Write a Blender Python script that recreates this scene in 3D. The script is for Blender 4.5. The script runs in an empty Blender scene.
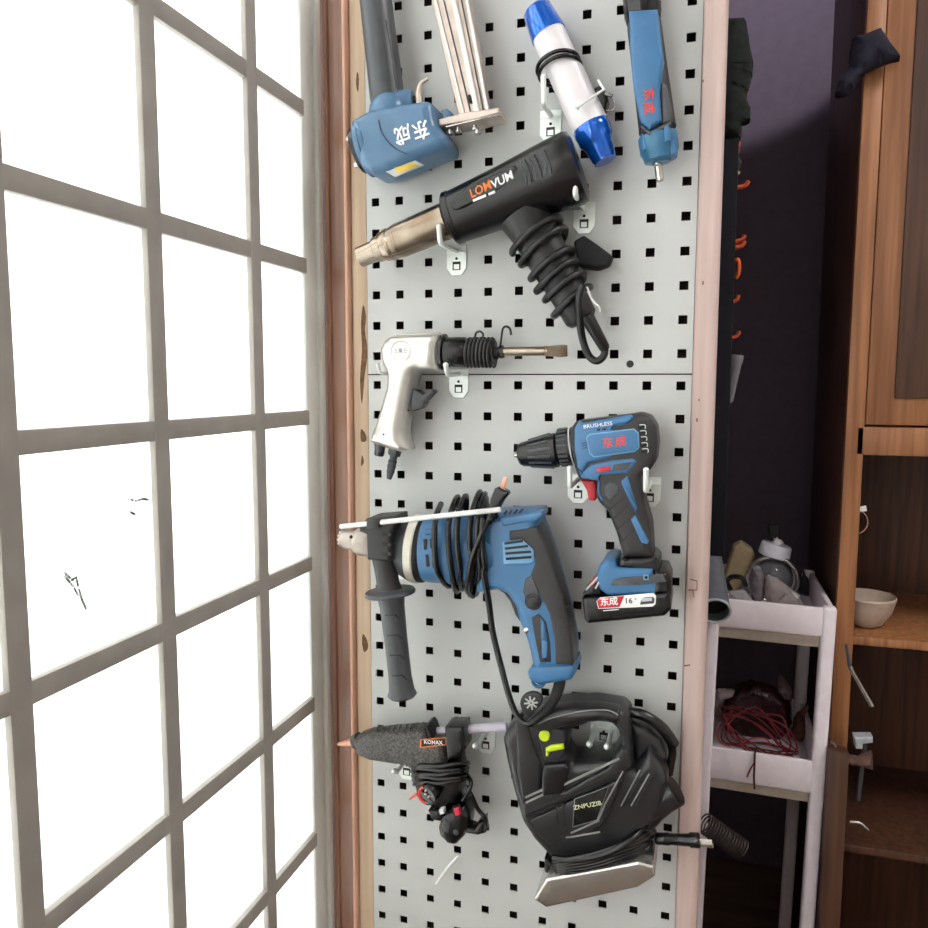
import bpy, bmesh, math, random
from mathutils import Vector, Matrix
random.seed(7)
S = bpy.context.scene
COL = S.collection

# ------------------------------------------------------------------ camera, sky, lights, exposure
CAM = Vector((0.402182558, -0.937575879, -0.337147130))
ROT = (1.46799074, -0.00180476957, 0.290496516)
FPX = 789.6
cd = bpy.data.cameras.new('camera'); cam = bpy.data.objects.new('camera', cd); COL.objects.link(cam)
cam.location = CAM; cam.rotation_euler = ROT
cd.sensor_width = 36.0; cd.lens = FPX / 928 * 36.0; cd.clip_start = 0.02; cd.clip_end = 60
S.camera = cam
S.view_settings.view_transform = 'Standard'; S.view_settings.look = 'None'
S.view_settings.gamma = 1.0; S.view_settings.use_curve_mapping = False
S.view_settings.exposure = 0.9
w = bpy.data.worlds.new('sky'); S.world = w; w.use_nodes = True
nt = w.node_tree; nt.nodes.clear()
bg = nt.nodes.new('ShaderNodeBackground'); wo = nt.nodes.new('ShaderNodeOutputWorld')
bg.inputs[0].default_value = (0.985, 1.0, 1.0, 1); bg.inputs[1].default_value = 6.8
nt.links.new(bg.outputs[0], wo.inputs[0])

def area(name, loc, rot, sx, sy, power, col=(1, 1, 1)):
    l = bpy.data.lights.new(name, 'AREA'); l.shape = 'RECTANGLE'; l.size = sx; l.size_y = sy
    l.energy = power; l.color = col
    o = bpy.data.objects.new(name, l); COL.objects.link(o); o.location = loc; o.rotation_euler = rot
    return o
area('added_fill_light', (0.75, -1.8, 1.03), (0, 0, 0), 1.1, 0.5, 2.5, (1.0, 0.99, 0.98))  # unseen fill light added overhead to brighten the room
area('added_cart_fill_light', (1.35, -0.35, 1.02), (0, 0, 0), 0.5, 0.5, 9.5, (1.0, 0.97, 0.97))  # unseen light added to brighten the cart and alcove
sp = bpy.data.lights.new('added_wall_patch_spot', 'SPOT'); sp.energy = 13.0; sp.spot_size = math.radians(67); sp.spot_blend = 0.12  # unseen spot added to shape the bright patch on the alcove wall
sp.shadow_soft_size = 0.02; sp.color = (0.93, 0.92, 1.0)
spo = bpy.data.objects.new('added_wall_patch_spot', sp); COL.objects.link(spo)
spo.location = (0.55, 0.45, 0.9); spo.rotation_euler = (Vector((0.42, 1.25, 0.81)) - spo.location).to_track_quat('-Z', 'Y').to_euler()

# ------------------------------------------------------------------ helpers
_M = Matrix.Translation(CAM) @ (__import__('mathutils').Euler(ROT, 'XYZ').to_matrix().to_4x4())
_R3 = _M.to_3x3()
def ray(px, py): return _R3 @ Vector(((px - 464) / FPX, -(py - 464) / FPX, -1.0))
def at(px, py, Y=0.0):                      # the point of the upright plane y = Y seen at that pixel
    d = ray(px, py); return CAM + d * ((Y - CAM.y) / d.y)
def atx(px, py, X):
    d = ray(px, py); return CAM + d * ((X - CAM.x) / d.x)
def lin(c): return c / 12.92 if c <= 0.04045 else ((c + 0.055) / 1.055) ** 2.4
def rgb(r, g, b): return (lin(r / 255), lin(g / 255), lin(b / 255), 1)

def mat(name, c, rough=0.5, metal=0.0, var=0.08, scale=60.0, bump=0.0, spec=0.5, coat=0.0, stretch=(1, 1, 1), c2=None):
    m = bpy.data.materials.new(name); m.use_nodes = True
    t = m.node_tree; b = t.nodes['Principled BSDF']
    b.inputs['Roughness'].default_value = rough; b.inputs['Metallic'].default_value = metal
    b.inputs['Specular IOR Level'].default_value = spec; b.inputs['Coat Weight'].default_value = coat
    c = rgb(*c); 
    if c2 is None: c2 = tuple(min(1, x * (1 - var * 2)) for x in c[:3]) + (1,)
    else: c2 = rgb(*c2)
    tc = t.nodes.new('ShaderNodeTexCoord'); mp = t.nodes.new('ShaderNodeMapping'); mp.inputs['Scale'].default_value = stretch
    nz = t.nodes.new('ShaderNodeTexNoise'); nz.inputs['Scale'].default_value = scale; nz.inputs['Detail'].default_value = 4
    t.links.new(tc.outputs['Object'], mp.inputs[0]); t.links.new(mp.outputs[0], nz.inputs['Vector'])
    mx = t.nodes.new('ShaderNodeMix'); mx.data_type = 'RGBA'
    mx.inputs[6].default_value = c; mx.inputs[7].default_value = c2
    rp = t.nodes.new('ShaderNodeMapRange'); rp.inputs[1].default_value = 0.35; rp.inputs[2].default_value = 0.65
    t.links.new(nz.outputs['Fac'], rp.inputs[0]); t.links.new(rp.outputs[0], mx.inputs[0])
    t.links.new(mx.outputs[2], b.inputs['Base Color'])
    if bump:
        n2 = t.nodes.new('ShaderNodeTexNoise'); n2.inputs['Scale'].default_value = 900; n2.inputs['Detail'].default_value = 2
        t.links.new(tc.outputs['Object'], n2.inputs['Vector'])
        bp = t.nodes.new('ShaderNodeBump'); bp.inputs['Strength'].default_value = bump; bp.inputs['Distance'].default_value = 0.0006
        t.links.new(n2.outputs['Fac'], bp.inputs['Height']); t.links.new(bp.outputs[0], b.inputs['Normal'])
    return m

def link(name, bm, m, parent=None, smooth=40, recalc=True):
    if recalc: bmesh.ops.recalc_face_normals(bm, faces=bm.faces)
    me = bpy.data.meshes.new(name); bm.to_mesh(me); bm.free()
    if smooth:
        me.shade_smooth(); me.set_sharp_from_angle(angle=math.radians(smooth))
    o = bpy.data.objects.new(name, me); COL.objects.link(o)
    if m: me.materials.append(m)
    if parent:
        o.parent = parent; o.matrix_parent_inverse = Matrix.Translation(-parent.location)
    return o
def tag(o, label=None, cat=None, group=None, kind=None):
    for k, v in (('label', label), ('category', cat), ('group', group), ('kind', kind)):
        if v: o[k] = v
    return o
def thing(name, loc, label, cat, group=None):
    o = bpy.data.objects.new(name, None); COL.objects.link(o); o.location = loc; o.empty_display_size = 0.02
    return tag(o, label, cat, group)
def struct(name, bm, m, **k): return tag(link(name, bm, m, **k), kind='structure')

def box(bm, x0, x1, y0, y1, z0, z1, bev=0.0, seg=2):
    r = bmesh.ops.create_cube(bm, size=1.0)
    vs = r['verts']
    for v in vs:
        v.co = Vector(((x0 + x1) / 2 + v.co.x * (x1 - x0), (y0 + y1) / 2 + v.co.y * (y1 - y0), (z0 + z1) / 2 + v.co.z * (z1 - z0)))
    if bev:
        es = list({e for v in vs for e in v.link_edges})
        bmesh.ops.bevel(bm, geom=es, offset=bev, segments=seg, affect='EDGES', profile=0.5)
    return bm
def nb(): return bmesh.new()
def obox(c, ax, ay, az, hx, hy, hz, bev=0.0, bm=None, seg=2):      # oriented box
    bm = bm or nb()
    t = nb(); box(t, -hx, hx, -hy, hy, -hz, hz, bev, seg)
    M = Matrix((ax, ay, az)).transposed().to_4x4(); M.translation = c
    merge(bm, t, M); return bm
def merge(bm, t, M=None):
    if M is not None: bmesh.ops.transform(t, matrix=M, verts=t.verts)
    mp = {v: bm.verts.new(v.co) for v in t.verts}
    for f in t.faces:
        try: bm.faces.new([mp[v] for v in f.verts])
        except ValueError: pass
    t.free(); return bm

def catmull(pts, n=6, closed=True):
    out = []; N = len(pts)
    rng = range(N) if closed else range(N - 1)
    for i in rng:
        if closed: p0, p1, p2, p3 = pts[i - 1], pts[i], pts[(i + 1) % N], pts[(i + 2) % N]
        else: p0, p1, p2, p3 = pts[max(i - 1, 0)], pts[i], pts[i + 1], pts[min(i + 2, N - 1)]
        for k in range(n):
            t = k / n
            out.append(tuple(0.5 * ((2 * b) + (c - a) * t + (2 * a - 5 * b + 4 * c - d) * t * t + (3 * b - a - 3 * c + d) * t ** 3)
                             for a, b, c, d in zip(p0, p1, p2, p3)))
    if not closed: out.append(tuple(pts[-1]))
    return out
def round_poly(pts, r=0.004, n=4):          # corner rounding of a polygon given as 2-D tuples
    out = []; N = len(pts)
    for i in range(N):
        p = Vector(pts[i]); a = Vector(pts[i - 1]) - p; b = Vector(pts[(i + 1) % N]) - p
        rr = min(r, a.length * 0.45, b.length * 0.45)
        A = p + a.normalized() * rr; B = p + b.normalized() * rr
        for k in range(n + 1):
            t = k / n; out.append(tuple((1 - t) ** 2 * A + 2 * t * (1 - t) * p + t * t * B))
    return out
def inset(pts, d):
    N = len(pts); A = sum(pts[i][0] * pts[(i + 1) % N][1] - pts[(i + 1) % N][0] * pts[i][1] for i in range(N))
    s = 1 if A > 0 else -1; out = []
    for i in range(N):
        p0, p1, p2 = Vector(pts[i - 1]), Vector(pts[i]), Vector(pts[(i + 1) % N])
        e1 = (p1 - p0); e2 = (p2 - p1)
        if e1.length < 1e-9: e1 = e2
        if e2.length < 1e-9: e2 = e1
        n1 = Vector((-e1.y, e1.x)).normalized() * s; n2 = Vector((-e2.y, e2.x)).normalized() * s
        m = n1 + n2
        if m.length < 1e-6: m = n1
        m.normalize(); c = max(0.55, m.dot(n1)); out.append(tuple(p1 + m * (d / c)))
    return out
def _dist(p, segs):
    best = 1e9
    for ax_, ay_, dx, dy, l2 in segs:
        t = ((p[0] - ax_) * dx + (p[1] - ay_) * dy) / l2 if l2 else 0
        t = 0 if t < 0 else 1 if t > 1 else t
        ex, ey = p[0] - ax_ - dx * t, p[1] - ay_ - dy * t
        e = ex * ex + ey * ey
        if e < best: best = e
    return math.sqrt(best)
def _inside(p, pts):
    c = False; n = len(pts)
    for i in range(n):
        (x1, y1), (x2, y2) = pts[i - 1], pts[i]
        if (y1 > p[1]) != (y2 > p[1]) and p[0] < (x2 - x1) * (p[1] - y1) / (y2 - y1) + x1: c = not c
    return c
def pillow(pts, Y0, Y1, r=0.005, seg=4, bm=None, both=True, crown=0.0, holes=()):
    """A solid with outline pts (x, z), from depth Y0 (towards the board) to Y1 (towards the room), its rims rounded by r."""
    bm = bm or nb(); d = -1 if Y1 < Y0 else 1
    r = min(r, abs(Y1 - Y0) / 2)
    loops = []
    for L in [pts] + list(holes):
        q = []; step = max(r * 0.55, 0.0009)
        for i in range(len(L)):
            a, b = Vector(L[i]), Vector(L[(i + 1) % len(L)]); n = max(1, int((b - a).length / step)) if r > 0.0012 else 1
            q += [tuple(a.lerp(b, k / n)) for k in range(n)]
        q = [q[i] for i in range(len(q)) if (Vector(q[i]) - Vector(q[i - 1])).length > 1e-6]
        loops.append(q)
    segs = []
    for q in loops:
        for i in range(len(q)):
            (x1, y1), (x2, y2) = q[i - 1], q[i]; segs.append((x1, y1, x2 - x1, y2 - y1, (x2 - x1) ** 2 + (y2 - y1) ** 2))
    ins = lambda p: _inside(p, loops[0]) and not any(_inside(p, h) for h in loops[1:])
    V2 = [Vector(p) for q in loops for p in q]; E = []; o = 0
    for q in loops:
        E += [(o + i, o + (i + 1) % len(q)) for i in range(len(q))]; o += len(q)
    nbnd = len(V2); extra = []
    for k in range(1, seg + 1):
        dd = r * (1 - math.cos(k / seg * math.pi / 2))
        for q in loops:
            for p in (inset(q, dd) if q is loops[0] else inset(q, -dd)):
                if ins(p) and abs(_dist(p, segs) - dd) < dd * 0.06 + 1e-6: extra.append(p)
    if r > 0.003:
        x0, x1 = min(p[0] for p in pts), max(p[0] for p in pts); z0, z1 = min(p[1] for p in pts), max(p[1] for p in pts)
        g = max(r * 0.35, 0.0016); nx, nz = int((x1 - x0) / g) + 1, int((z1 - z0) / g) + 1
        for i in range(nx):
            for j in range(nz):
                p = (x0 + (i + 0.5) * g, z0 + (j + 0.5) * g)
                if ins(p):
                    e = _dist(p, segs)
                    if r * 0.3 < e < r * 0.97: extra.append(p)
    V2 += [Vector(p) for p in extra]
    from mathutils.geometry import delaunay_2d_cdt
    vo, eo, fo, ov, oe, of = delaunay_2d_cdt(V2, E, [], 0, 1e-7)
    hgt = []
    for v in vo:
        e = _dist(v, segs); e = min(e, r); hgt.append(r - math.sqrt(max(r * r - (r - e) ** 2, 0)) if r > 0 else 0)
    faces = [f for f in fo if ins((sum(vo[i].x for i in f) / 3, sum(vo[i].y for i in f) / 3))]
    A = [bm.verts.new((v.x, Y1 - d * h, v.y)) for v, h in zip(vo, hgt)]
    B = [bm.verts.new((v.x, (Y0 + d * h) if both else Y0, v.y)) for v, h in zip(vo, hgt)]
    for f in faces:
        bm.faces.new([A[i] for i in f]); bm.faces.new([B[i] for i in reversed(f)])
    cnt = {}
    for f in faces:
        for k in range(3):
            e = (f[k], f[(k + 1) % 3]); cnt[tuple(sorted(e))] = cnt.get(tuple(sorted(e)), 0) + 1
    for e, n in cnt.items():
        if n == 1: bm.faces.new((A[e[0]], A[e[1]], B[e[1]], B[e[0]]))
    lo_ = [v for v in bm.verts if not v.link_faces]
    for v in lo_: bm.verts.remove(v)
    return bm
def outl(px, Y, r=0.0, smooth=0):           # outline from the photo at depth Y -> (x, z)
    q = [tuple((p.x, p.z)) for p in (at(a, b, Y) for a, b in px)]
    if r: q = round_poly(q, r)
    if smooth: q = catmull(q, smooth)
    return q
def frame_of(ax):
    ax = ax.normalized(); up = Vector((0, -1, 0)) if abs(ax.y) < 0.9 else Vector((0, 0, 1))
    u = ax.cross(up).normalized(); v = u.cross(ax).normalized()
    return ax, u, v                          # u along the board, v towards the room
def lathe(p0, p1, prof, n=32, bm=None, squash=1.0, caps=True):
    """Turned body along p0 -> p1; prof = (fraction along, radius in m)."""
    bm = bm or nb(); ax, u, v = frame_of(p1 - p0); L = (p1 - p0).length; prev = None; first = None
    for t, r in prof:
        c = p0 + ax * (L * t); r = max(r, 1e-5)
        vs = [bm.verts.new(c + u * (r * math.cos(2 * math.pi * k / n)) + v * (r * squash * math.sin(2 * math.pi * k / n))) for k in range(n)]
        if prev:
            for k in range(n): bm.faces.new((prev[k], prev[(k + 1) % n], vs[(k + 1) % n], vs[k]))
        else: first = vs
        prev = vs
    if caps: bm.faces.new(first); bm.faces.new(prev)
    return bm
def tube(pts, r, n=10, smooth=6, closed=False, bm=None, rs=None):
    bm = bm or nb(); P = [Vector(p) for p in pts]
    if smooth: P = [Vector(p) for p in catmull([tuple(p) for p in P], smooth, closed)]
    N = len(P); prev = None; first = None; u = None
    for i in range(N):
        t = (P[(i + 1) % N] - P[i - 1]) if closed else (P[min(i + 1, N - 1)] - P[max(i - 1, 0)])
        t.normalize()
        if u is None: u = t.orthogonal().normalized()
        u = (u - t * u.dot(t)).normalized(); v = t.cross(u)
        rr = r if rs is None else rs[0] + (rs[1] - rs[0]) * i / (N - 1)
        vs = [bm.verts.new(P[i] + u * rr * math.cos(2 * math.pi * k / n) + v * rr * math.sin(2 * math.pi * k / n)) for k in range(n)]
        if prev:
            for k in range(n): bm.faces.new((prev[k], prev[(k + 1) % n], vs[(k + 1) % n], vs[k]))
        else: first = vs
        prev = vs
    if closed:
        best = min(range(n), key=lambda s: sum((prev[(k + s) % n].co - first[k].co).length for k in range(n)))
        for k in range(n): bm.faces.new((prev[(k + best) % n], prev[(k + 1 + best) % n], first[(k + 1) % n], first[k]))
    else: bm.faces.new(first); bm.faces.new(prev)
    return bm
def ball(c, r, bm=None, sx=1, sy=1, sz=1, n=16):
    bm = bm or nb(); t = nb(); bmesh.ops.create_uvsphere(t, u_segments=n, v_segments=n // 2, radius=r)
    M = Matrix.Translation(c) @ Matrix.Diagonal((sx, sy, sz, 1)); return merge(bm, t, M)
def lettering(txt, c, rot, h, m, parent, name='lettering', depth=0.0004, bold=0.0, shear=0.0, yaw=0.0, wide=1.0):
    """Raised lettering facing the room, centred at c, turned by rot (radians) in the board's plane."""
    cu = bpy.data.curves.new('tmp', 'FONT'); cu.body = txt; cu.align_x = 'CENTER'; cu.align_y = 'CENTER'
    cu.size = 1.0; cu.extrude = 0.02; cu.offset = bold; cu.shear = shear; cu.resolution_u = 2
    o = bpy.data.objects.new('tmp', cu); COL.objects.link(o)
    me = bpy.data.meshes.new_from_object(o.evaluated_get(bpy.context.evaluated_depsgraph_get()))
    bpy.data.objects.remove(o); bpy.data.curves.remove(cu)
    bm = nb(); bm.from_mesh(me); bpy.data.meshes.remove(me)
    k = h / 0.7
    M = Matrix.Translation(c) @ Matrix.Rotation(yaw, 4, 'Z') @ Matrix.Rotation(math.pi / 2, 4, 'X') @ Matrix.Rotation(rot, 4, 'Z') @ Matrix.Diagonal((k * wide, k, depth / 0.04 , 1))
    bmesh.ops.transform(bm, matrix=M, verts=bm.verts)
    return link(name, bm, m, parent, smooth=0, recalc=False)
# ------------------------------------------------------------------ materials of the setting
def wood(name, c, c2, rough=0.5, stretch=(30, 30, 1.2), scale=3.0):
    return mat(name, c, rough, c2=c2, scale=scale, stretch=stretch, bump=0.15)
M_pane = bpy.data.materials.new('frosted_glass'); M_pane.use_nodes = True
t = M_pane.node_tree; t.nodes.clear()
o_ = t.nodes.new('ShaderNodeOutputMaterial'); mxs = t.nodes.new('ShaderNodeMixShader'); tr = t.nodes.new('ShaderNodeBsdfTranslucent'); gl = t.nodes.new('ShaderNodeBsdfGlossy')
tr.inputs[0].default_value = (0.64, 0.645, 0.635, 1); gl.inputs[0].default_value = (0.9, 0.9, 0.9, 1); gl.inputs[1].default_value = 0.3
mxs.inputs[0].default_value = 0.06
t.links.new(tr.outputs[0], mxs.inputs[1]); t.links.new(gl.outputs[0], mxs.inputs[2]); t.links.new(mxs.outputs[0], o_.inputs[0])
M_sash = mat('lightened_sash_paint', (232, 236, 232), 0.4, scale=25, var=0.03)  # sash colour lightened to stand for the light falling on it
M_munt = mat('painted_window_wood', (164, 159, 152), 0.5, scale=25, var=0.06, stretch=(1, 1, 1))
M_frame = wood('brown_varnished_wood', (158, 118, 96), (130, 94, 78), 0.25)
M_batten = wood('pale_batten_wood', (208, 184, 158), (190, 164, 138), 0.6)
M_pine = wood('pink_pine', (206, 184, 178), (190, 166, 158), 0.5)
M_board = mat('grey_powder_coated_steel', (200, 202, 201), 0.42, var=0.02, scale=8, spec=0.4)
M_back = wood('dark_backing_wood', (70, 52, 44), (40, 30, 28), 0.8)
M_plaster = mat('white_plaster', (214, 210, 204), 0.85, var=0.03, scale=5)
M_floor = wood('brown_floor', (110, 84, 66), (88, 64, 50), 0.5, stretch=(1, 8, 8))
M_purple = mat('purple_plaster', (104, 92, 106), 0.85, var=0.06, scale=40, bump=0.2)
M_black = mat('black_plastic', (30, 30, 32), 0.45, bump=0.25)

M_clear = bpy.data.materials.new('added_window_glass'); M_clear.use_nodes = True
t = M_clear.node_tree; t.nodes.clear()
o_ = t.nodes.new('ShaderNodeOutputMaterial'); mxs = t.nodes.new('ShaderNodeMixShader'); tr = t.nodes.new('ShaderNodeBsdfTransparent'); gl = t.nodes.new('ShaderNodeBsdfGlossy')
gl.inputs[1].default_value = 0.02; mxs.inputs[0].default_value = 0.07
t.links.new(tr.outputs[0], mxs.inputs[1]); t.links.new(gl.outputs[0], mxs.inputs[2]); t.links.new(mxs.outputs[0], o_.inputs[0])
ZF, ZC = -1.65, 1.05
WX = -0.065                                   # room face of the window wall
# window: glazing bars on the plane x = WX
U = (0.334, 0.166); UP = 0.168; Z0, HP = -0.0095, 0.1857
bw, bd = 0.0092, 0.007
def window(idx, y_near, y_far, zb, zt, ylist, glass, pane='frosted_pane'):
    root = bpy.data.objects.new('window_%d' % idx, None); COL.objects.link(root); root.location = (WX, y_near, zb); tag(root, kind='structure')
    k = lambda n, bm, m: tag(link(n, bm, m, root, smooth=30), kind='structure')
    bm = nb()                                  # stiles and rails
    box(bm, WX - 0.028, WX, y_near - 0.012, y_near, zb, zt, 0.002)
    box(bm, WX - 0.028, WX - 0.004, y_near - 0.046, y_near - 0.0122, zb, zt, 0.003)
    box(bm, WX - 0.028, WX, y_far, y_far + 0.04, zb, zt, 0.002)
    box(bm, WX - 0.028, WX - 0.0004, y_far + 0.04, y_near - 0.046, zb, zb + 0.05, 0.002)
    box(bm, WX - 0.028, WX - 0.0004, y_far + 0.04, y_near - 0.046, zt - 0.05, zt, 0.002)
    k('window_frame', bm, M_sash)
    for y in ylist:
        bm = nb(); box(bm, WX - bd, WX, y - 0.0102 + 0.004, y + 0.0102 + 0.004, zb + 0.05, zt - 0.05, 0.0012); k('vertical_bar', bm, M_munt)
    z = Z0 + 4 * HP
    while z > zb + 0.06:
        if z < zt - 0.06:
            bm = nb(); box(bm, WX - bd - 0.001, WX - 0.0005, y_far + 0.04, y_near - 0.046, z - bw, z + bw, 0.0012); k('horizontal_bar', bm, M_munt)
        z -= HP
    bm = nb(); box(bm, WX - 0.0125, WX - 0.0075, y_far + 0.03, y_near - 0.036, zb + 0.03, zt - 0.03); k(pane, bm, glass)
    return root
ys = [-U[1] - UP * i for i in range(0, 6)]
win = window(1, 0.0, ys[-1] - UP, -1.2, 0.75, ys, M_pane)
fill_win = window(2, ys[-1] - UP - 0.06, ys[-1] - UP - 0.06 - 0.9, -1.2, 0.75, [ys[-1] - UP - 0.06 - 0.2 - UP * i for i in range(4)], M_clear, 'added_clear_pane')  # unseen window behind the camera, added to let in frontal light
YN = -2.6; XR = 2.2; YB = 1.25
# scuffs on the glass
M_scuff = bpy.data.materials.new('grey_scuff'); M_scuff.use_nodes = True
t = M_scuff.node_tree; t.nodes.clear(); o_ = t.nodes.new('ShaderNodeOutputMaterial'); tr = t.nodes.new('ShaderNodeBsdfTransparent'); tr.inputs[0].default_value = (0.46, 0.47, 0.465, 1); t.links.new(tr.outputs[0], o_.inputs[0])
for pl in ([(128, 499), (136, 501), (143, 499), (150, 500), (157, 498)], [(132, 513), (134, 514)], [(64, 572), (72, 580), (76, 577), (79, 590), (82, 600), (85, 607)], [(66, 578), (74, 588), (78, 596)]):
    bm = nb()
    for a, b in zip(pl[:-1], pl[1:]):
        A, B = atx(*a, WX - 0.0073), atx(*b, WX - 0.0073); d = (B - A).normalized(); n_ = Vector((0, -d.z, d.y))
        for s in range(5):
            o1 = A.lerp(B, random.random()) + Vector((random.uniform(0.00002, 0.0004), 0, 0)); L = 0.002 + 0.004 * random.random()
            h_ = n_ * (0.0008 + 0.0006 * random.random()); d_ = d * L * 0.8; bm.faces.new([bm.verts.new(o1 + q_) for q_ in (-d_ - h_, d_ - h_, d_ + h_, -d_ + h_)])
    tag(link('scuff_mark', bm, M_scuff, win, smooth=0), kind='structure')
# window wall around the panes
bm = nb()
wy1 = ys[-1] - UP - 0.06 - 0.9
box(bm, WX - 0.06, WX - 0.001, YN - 0.1, wy1, ZF, ZC); box(bm, WX - 0.06, WX - 0.001, wy1, 0.05, ZF, -1.2); box(bm, WX - 0.06, WX - 0.001, wy1, 0.05, 0.75, ZC)
box(bm, WX - 0.06, WX - 0.001, ys[-1] - UP - 0.06, ys[-1] - UP, -1.2, 0.75)
struct('wall_left', bm, M_plaster, smooth=0)
bm = nb(); box(bm, WX - 0.1, XR, YN - 0.1, YB + 0.1, ZF - 0.05, ZF); struct('floor', bm, M_floor, smooth=0)
bm = nb(); box(bm, WX - 0.1, XR, YN - 0.1, YB + 0.1, ZC, ZC + 0.05); struct('ceiling', bm, M_plaster, smooth=0)
bm = nb(); box(bm, WX - 0.1, XR, YN - 0.1, YN, ZF, ZC); struct('wall_front', bm, M_plaster, smooth=0)
bm = nb(); box(bm, XR, XR + 0.1, YN - 0.1, YB + 0.1, ZF, ZC); struct('wall_right', bm, M_plaster, smooth=0)
bm = nb(); box(bm, WX - 0.1, XR, YB, YB + 0.1, ZF, ZC); struct('wall_back', bm, M_purple, smooth=0)
bm = nb(); box(bm, WX - 0.06, 0.4155, 0.022, 0.05, ZF, ZC); struct('wall_partition', bm, M_back, smooth=0)
bm = nb(); box(bm, 0.392, 0.4155, 0.05, YB, ZF, ZC); struct('wall_side', bm, M_purple, smooth=0)
bm = nb(); box(bm, -3.0, -2.9, -6, 4, -1.9, -0.30); struct('added_wall_outside', bm, M_plaster, smooth=0)  # unseen wall added outdoors to dim the lower panes
bm = nb(); box(bm, -9.0, WX - 0.07, -8, 6, -2.0, -1.9); struct('ground', bm, mat('grey_paving', (150, 148, 142), 0.9), smooth=0)
# door frame, batten and post
def extr(prof, z0, z1):
    bm = nb(); a = [bm.verts.new((x, y, z0)) for x, y in prof]; b = [bm.verts.new((x, y, z1)) for x, y in prof]
    for i in range(len(a)): bm.faces.new((a[i], a[(i + 1) % len(a)], b[(i + 1) % len(a)], b[i]))
    bm.faces.new(a); bm.faces.new(b); return bm
pr = [(-0.0645, 0.022), (-0.0645, 0.004), (-0.0585, 0.003), (-0.0582, -0.001), (-0.0570, -0.0032), (-0.0556, -0.0032), (-0.0545, 0.0005), (-0.0352, 0.0005), (-0.0350, 0.022)]
M_bead = wood('highlight_bead_wood', (236, 192, 166), (222, 172, 146), 0.3)  # the bead's window highlight is put into a paler colour
struct('trim_4', extr([(-0.0349, 0.0218), (-0.0349, -0.002), (-0.0343, -0.0045), (-0.0330, -0.0062), (-0.0312, -0.0064), (-0.0296, -0.005), (-0.0288, -0.002), (-0.0286, 0.0218)], ZF, ZC), M_bead, smooth=50)
struct('trim_1', extr(pr, ZF, ZC), M_frame, smooth=25)
bm = extr([(-0.0284, 0.0215), (-0.0284, 0.0035), (-0.027, 0.002), (-0.0075, 0.002), (-0.0062, 0.0035), (-0.0062, 0.0215)], ZF, ZC)
o = struct('trim_2', bm, M_batten, smooth=30)
M_knot = mat('bark_stain', (122, 90, 62), 0.8, c2=(92, 64, 46), scale=200)
for pl in ([(363, 305), (366, 316), (365, 332), (368, 352), (365, 372), (362, 404), (360, 380), (362, 350), (361, 325)], [(361, 429), (366, 435), (366, 441), (361, 441)], [(362, 455), (364, 462), (361, 466)],
           [(363, 634), (367, 640), (368, 648), (364, 652), (362, 642)], [(357, 72), (359, 78), (358, 92), (356, 84)], [(357, 118), (359, 124), (357, 134)]):
    q = catmull([(p.x, p.z) for p in (at(a, b, 0.002) for a, b in pl)], 3); q = [(min(x, -0.0078), z) for x, z in q]
    l = tag(link('bark_stain', pillow(q, 0.0021, 0.0016, 0.0002, 1), M_knot, o), kind='structure')
bm = extr([(0.3922, 0.0215), (0.3922, -0.002), (0.3938, -0.0045), (0.407, -0.006), (0.4150, -0.0035), (0.4180, 0.001), (0.4180, 0.0215)], ZF, ZC)
post = struct('trim_3', bm, M_pine, smooth=50)
M_mark = mat('brown_pencil_mark', (150, 100, 80), 0.8)
M_knot2 = mat('small_knot', (150, 105, 88), 0.8)
for pl in ([(690, 579), (697, 581)], [(697, 581), (697, 590)], [(688, 590), (697, 590)], [(693, 590), (694, 597)], [(684, 666), (690, 665)]):
    A, B = at(*pl[0], -0.006), at(*pl[1], -0.006); d = (B - A).normalized()
    tag(link('pencil_mark', obox((A + B) / 2, d, Vector((0, 1, 0)), Vector((-d.z, 0, d.x)), (B - A).length / 2, 0.0009, 0.0005), M_mark, post, smooth=0), kind='structure')
for a, b, h in ((703, 81, 3), (703, 283, 4), (699, 400, 2), (697, 420, 4)):
    p = at(a, b, -0.0056); tag(link('small_knot', ball(p, 0.0012, sx=0.8, sy=0.4, sz=h / 2.0), M_knot2, post), kind='structure')
# ------------------------------------------------------------------ pegboards: steel sheets with square holes
def pegboard(x0, x1, z0, z1, xs, zs, label):
    hh = 0.005
    bx = [x0] + [v for c in xs for v in (c - hh, c + hh)] + [x1]; zs = sorted(zs)
    bz = [z0] + [v for c in zs for v in (c - hh, c + hh)] + [z1]
    bm = nb(); F = {}; T = 0.0016; D = 0.02
    def V(i, j, y):
        if (i, j, y) not in F: F[(i, j, y)] = bm.verts.new((bx[i], y, bz[j]))
        return F[(i, j, y)]
    for i in range(len(bx) - 1):
        for j in range(len(bz) - 1):
            if i % 2 and j % 2:
                q = [(i, j), (i + 1, j), (i + 1, j + 1), (i, j + 1)]
                for a in range(4):
                    (a1, b1), (a2, b2) = q[a], q[(a + 1) % 4]
                    bm.faces.new((V(a1, b1, 0), V(a2, b2, 0), V(a2, b2, T), V(a1, b1, T)))
            else:
                for y in (0, T):
                    bm.faces.new((V(i, j, y), V(i + 1, j, y), V(i + 1, j + 1, y), V(i, j + 1, y)))
    n, m_ = len(bx) - 1, len(bz) - 1            # folded rim
    rim = [(i, 0) for i in range(n)] + [(n, j) for j in range(m_)] + [(i, m_) for i in range(n, 0, -1)] + [(0, j) for j in range(m_, 0, -1)]
    for a in range(len(rim)):
        p, q = rim[a], rim[(a + 1) % len(rim)]
        bm.faces.new((V(*p, 0), V(*q, 0), V(*q, D), V(*p, D)))
    o = link('pegboard', bm, M_board, smooth=0)
    return tag(o, label, 'pegboard')
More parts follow.
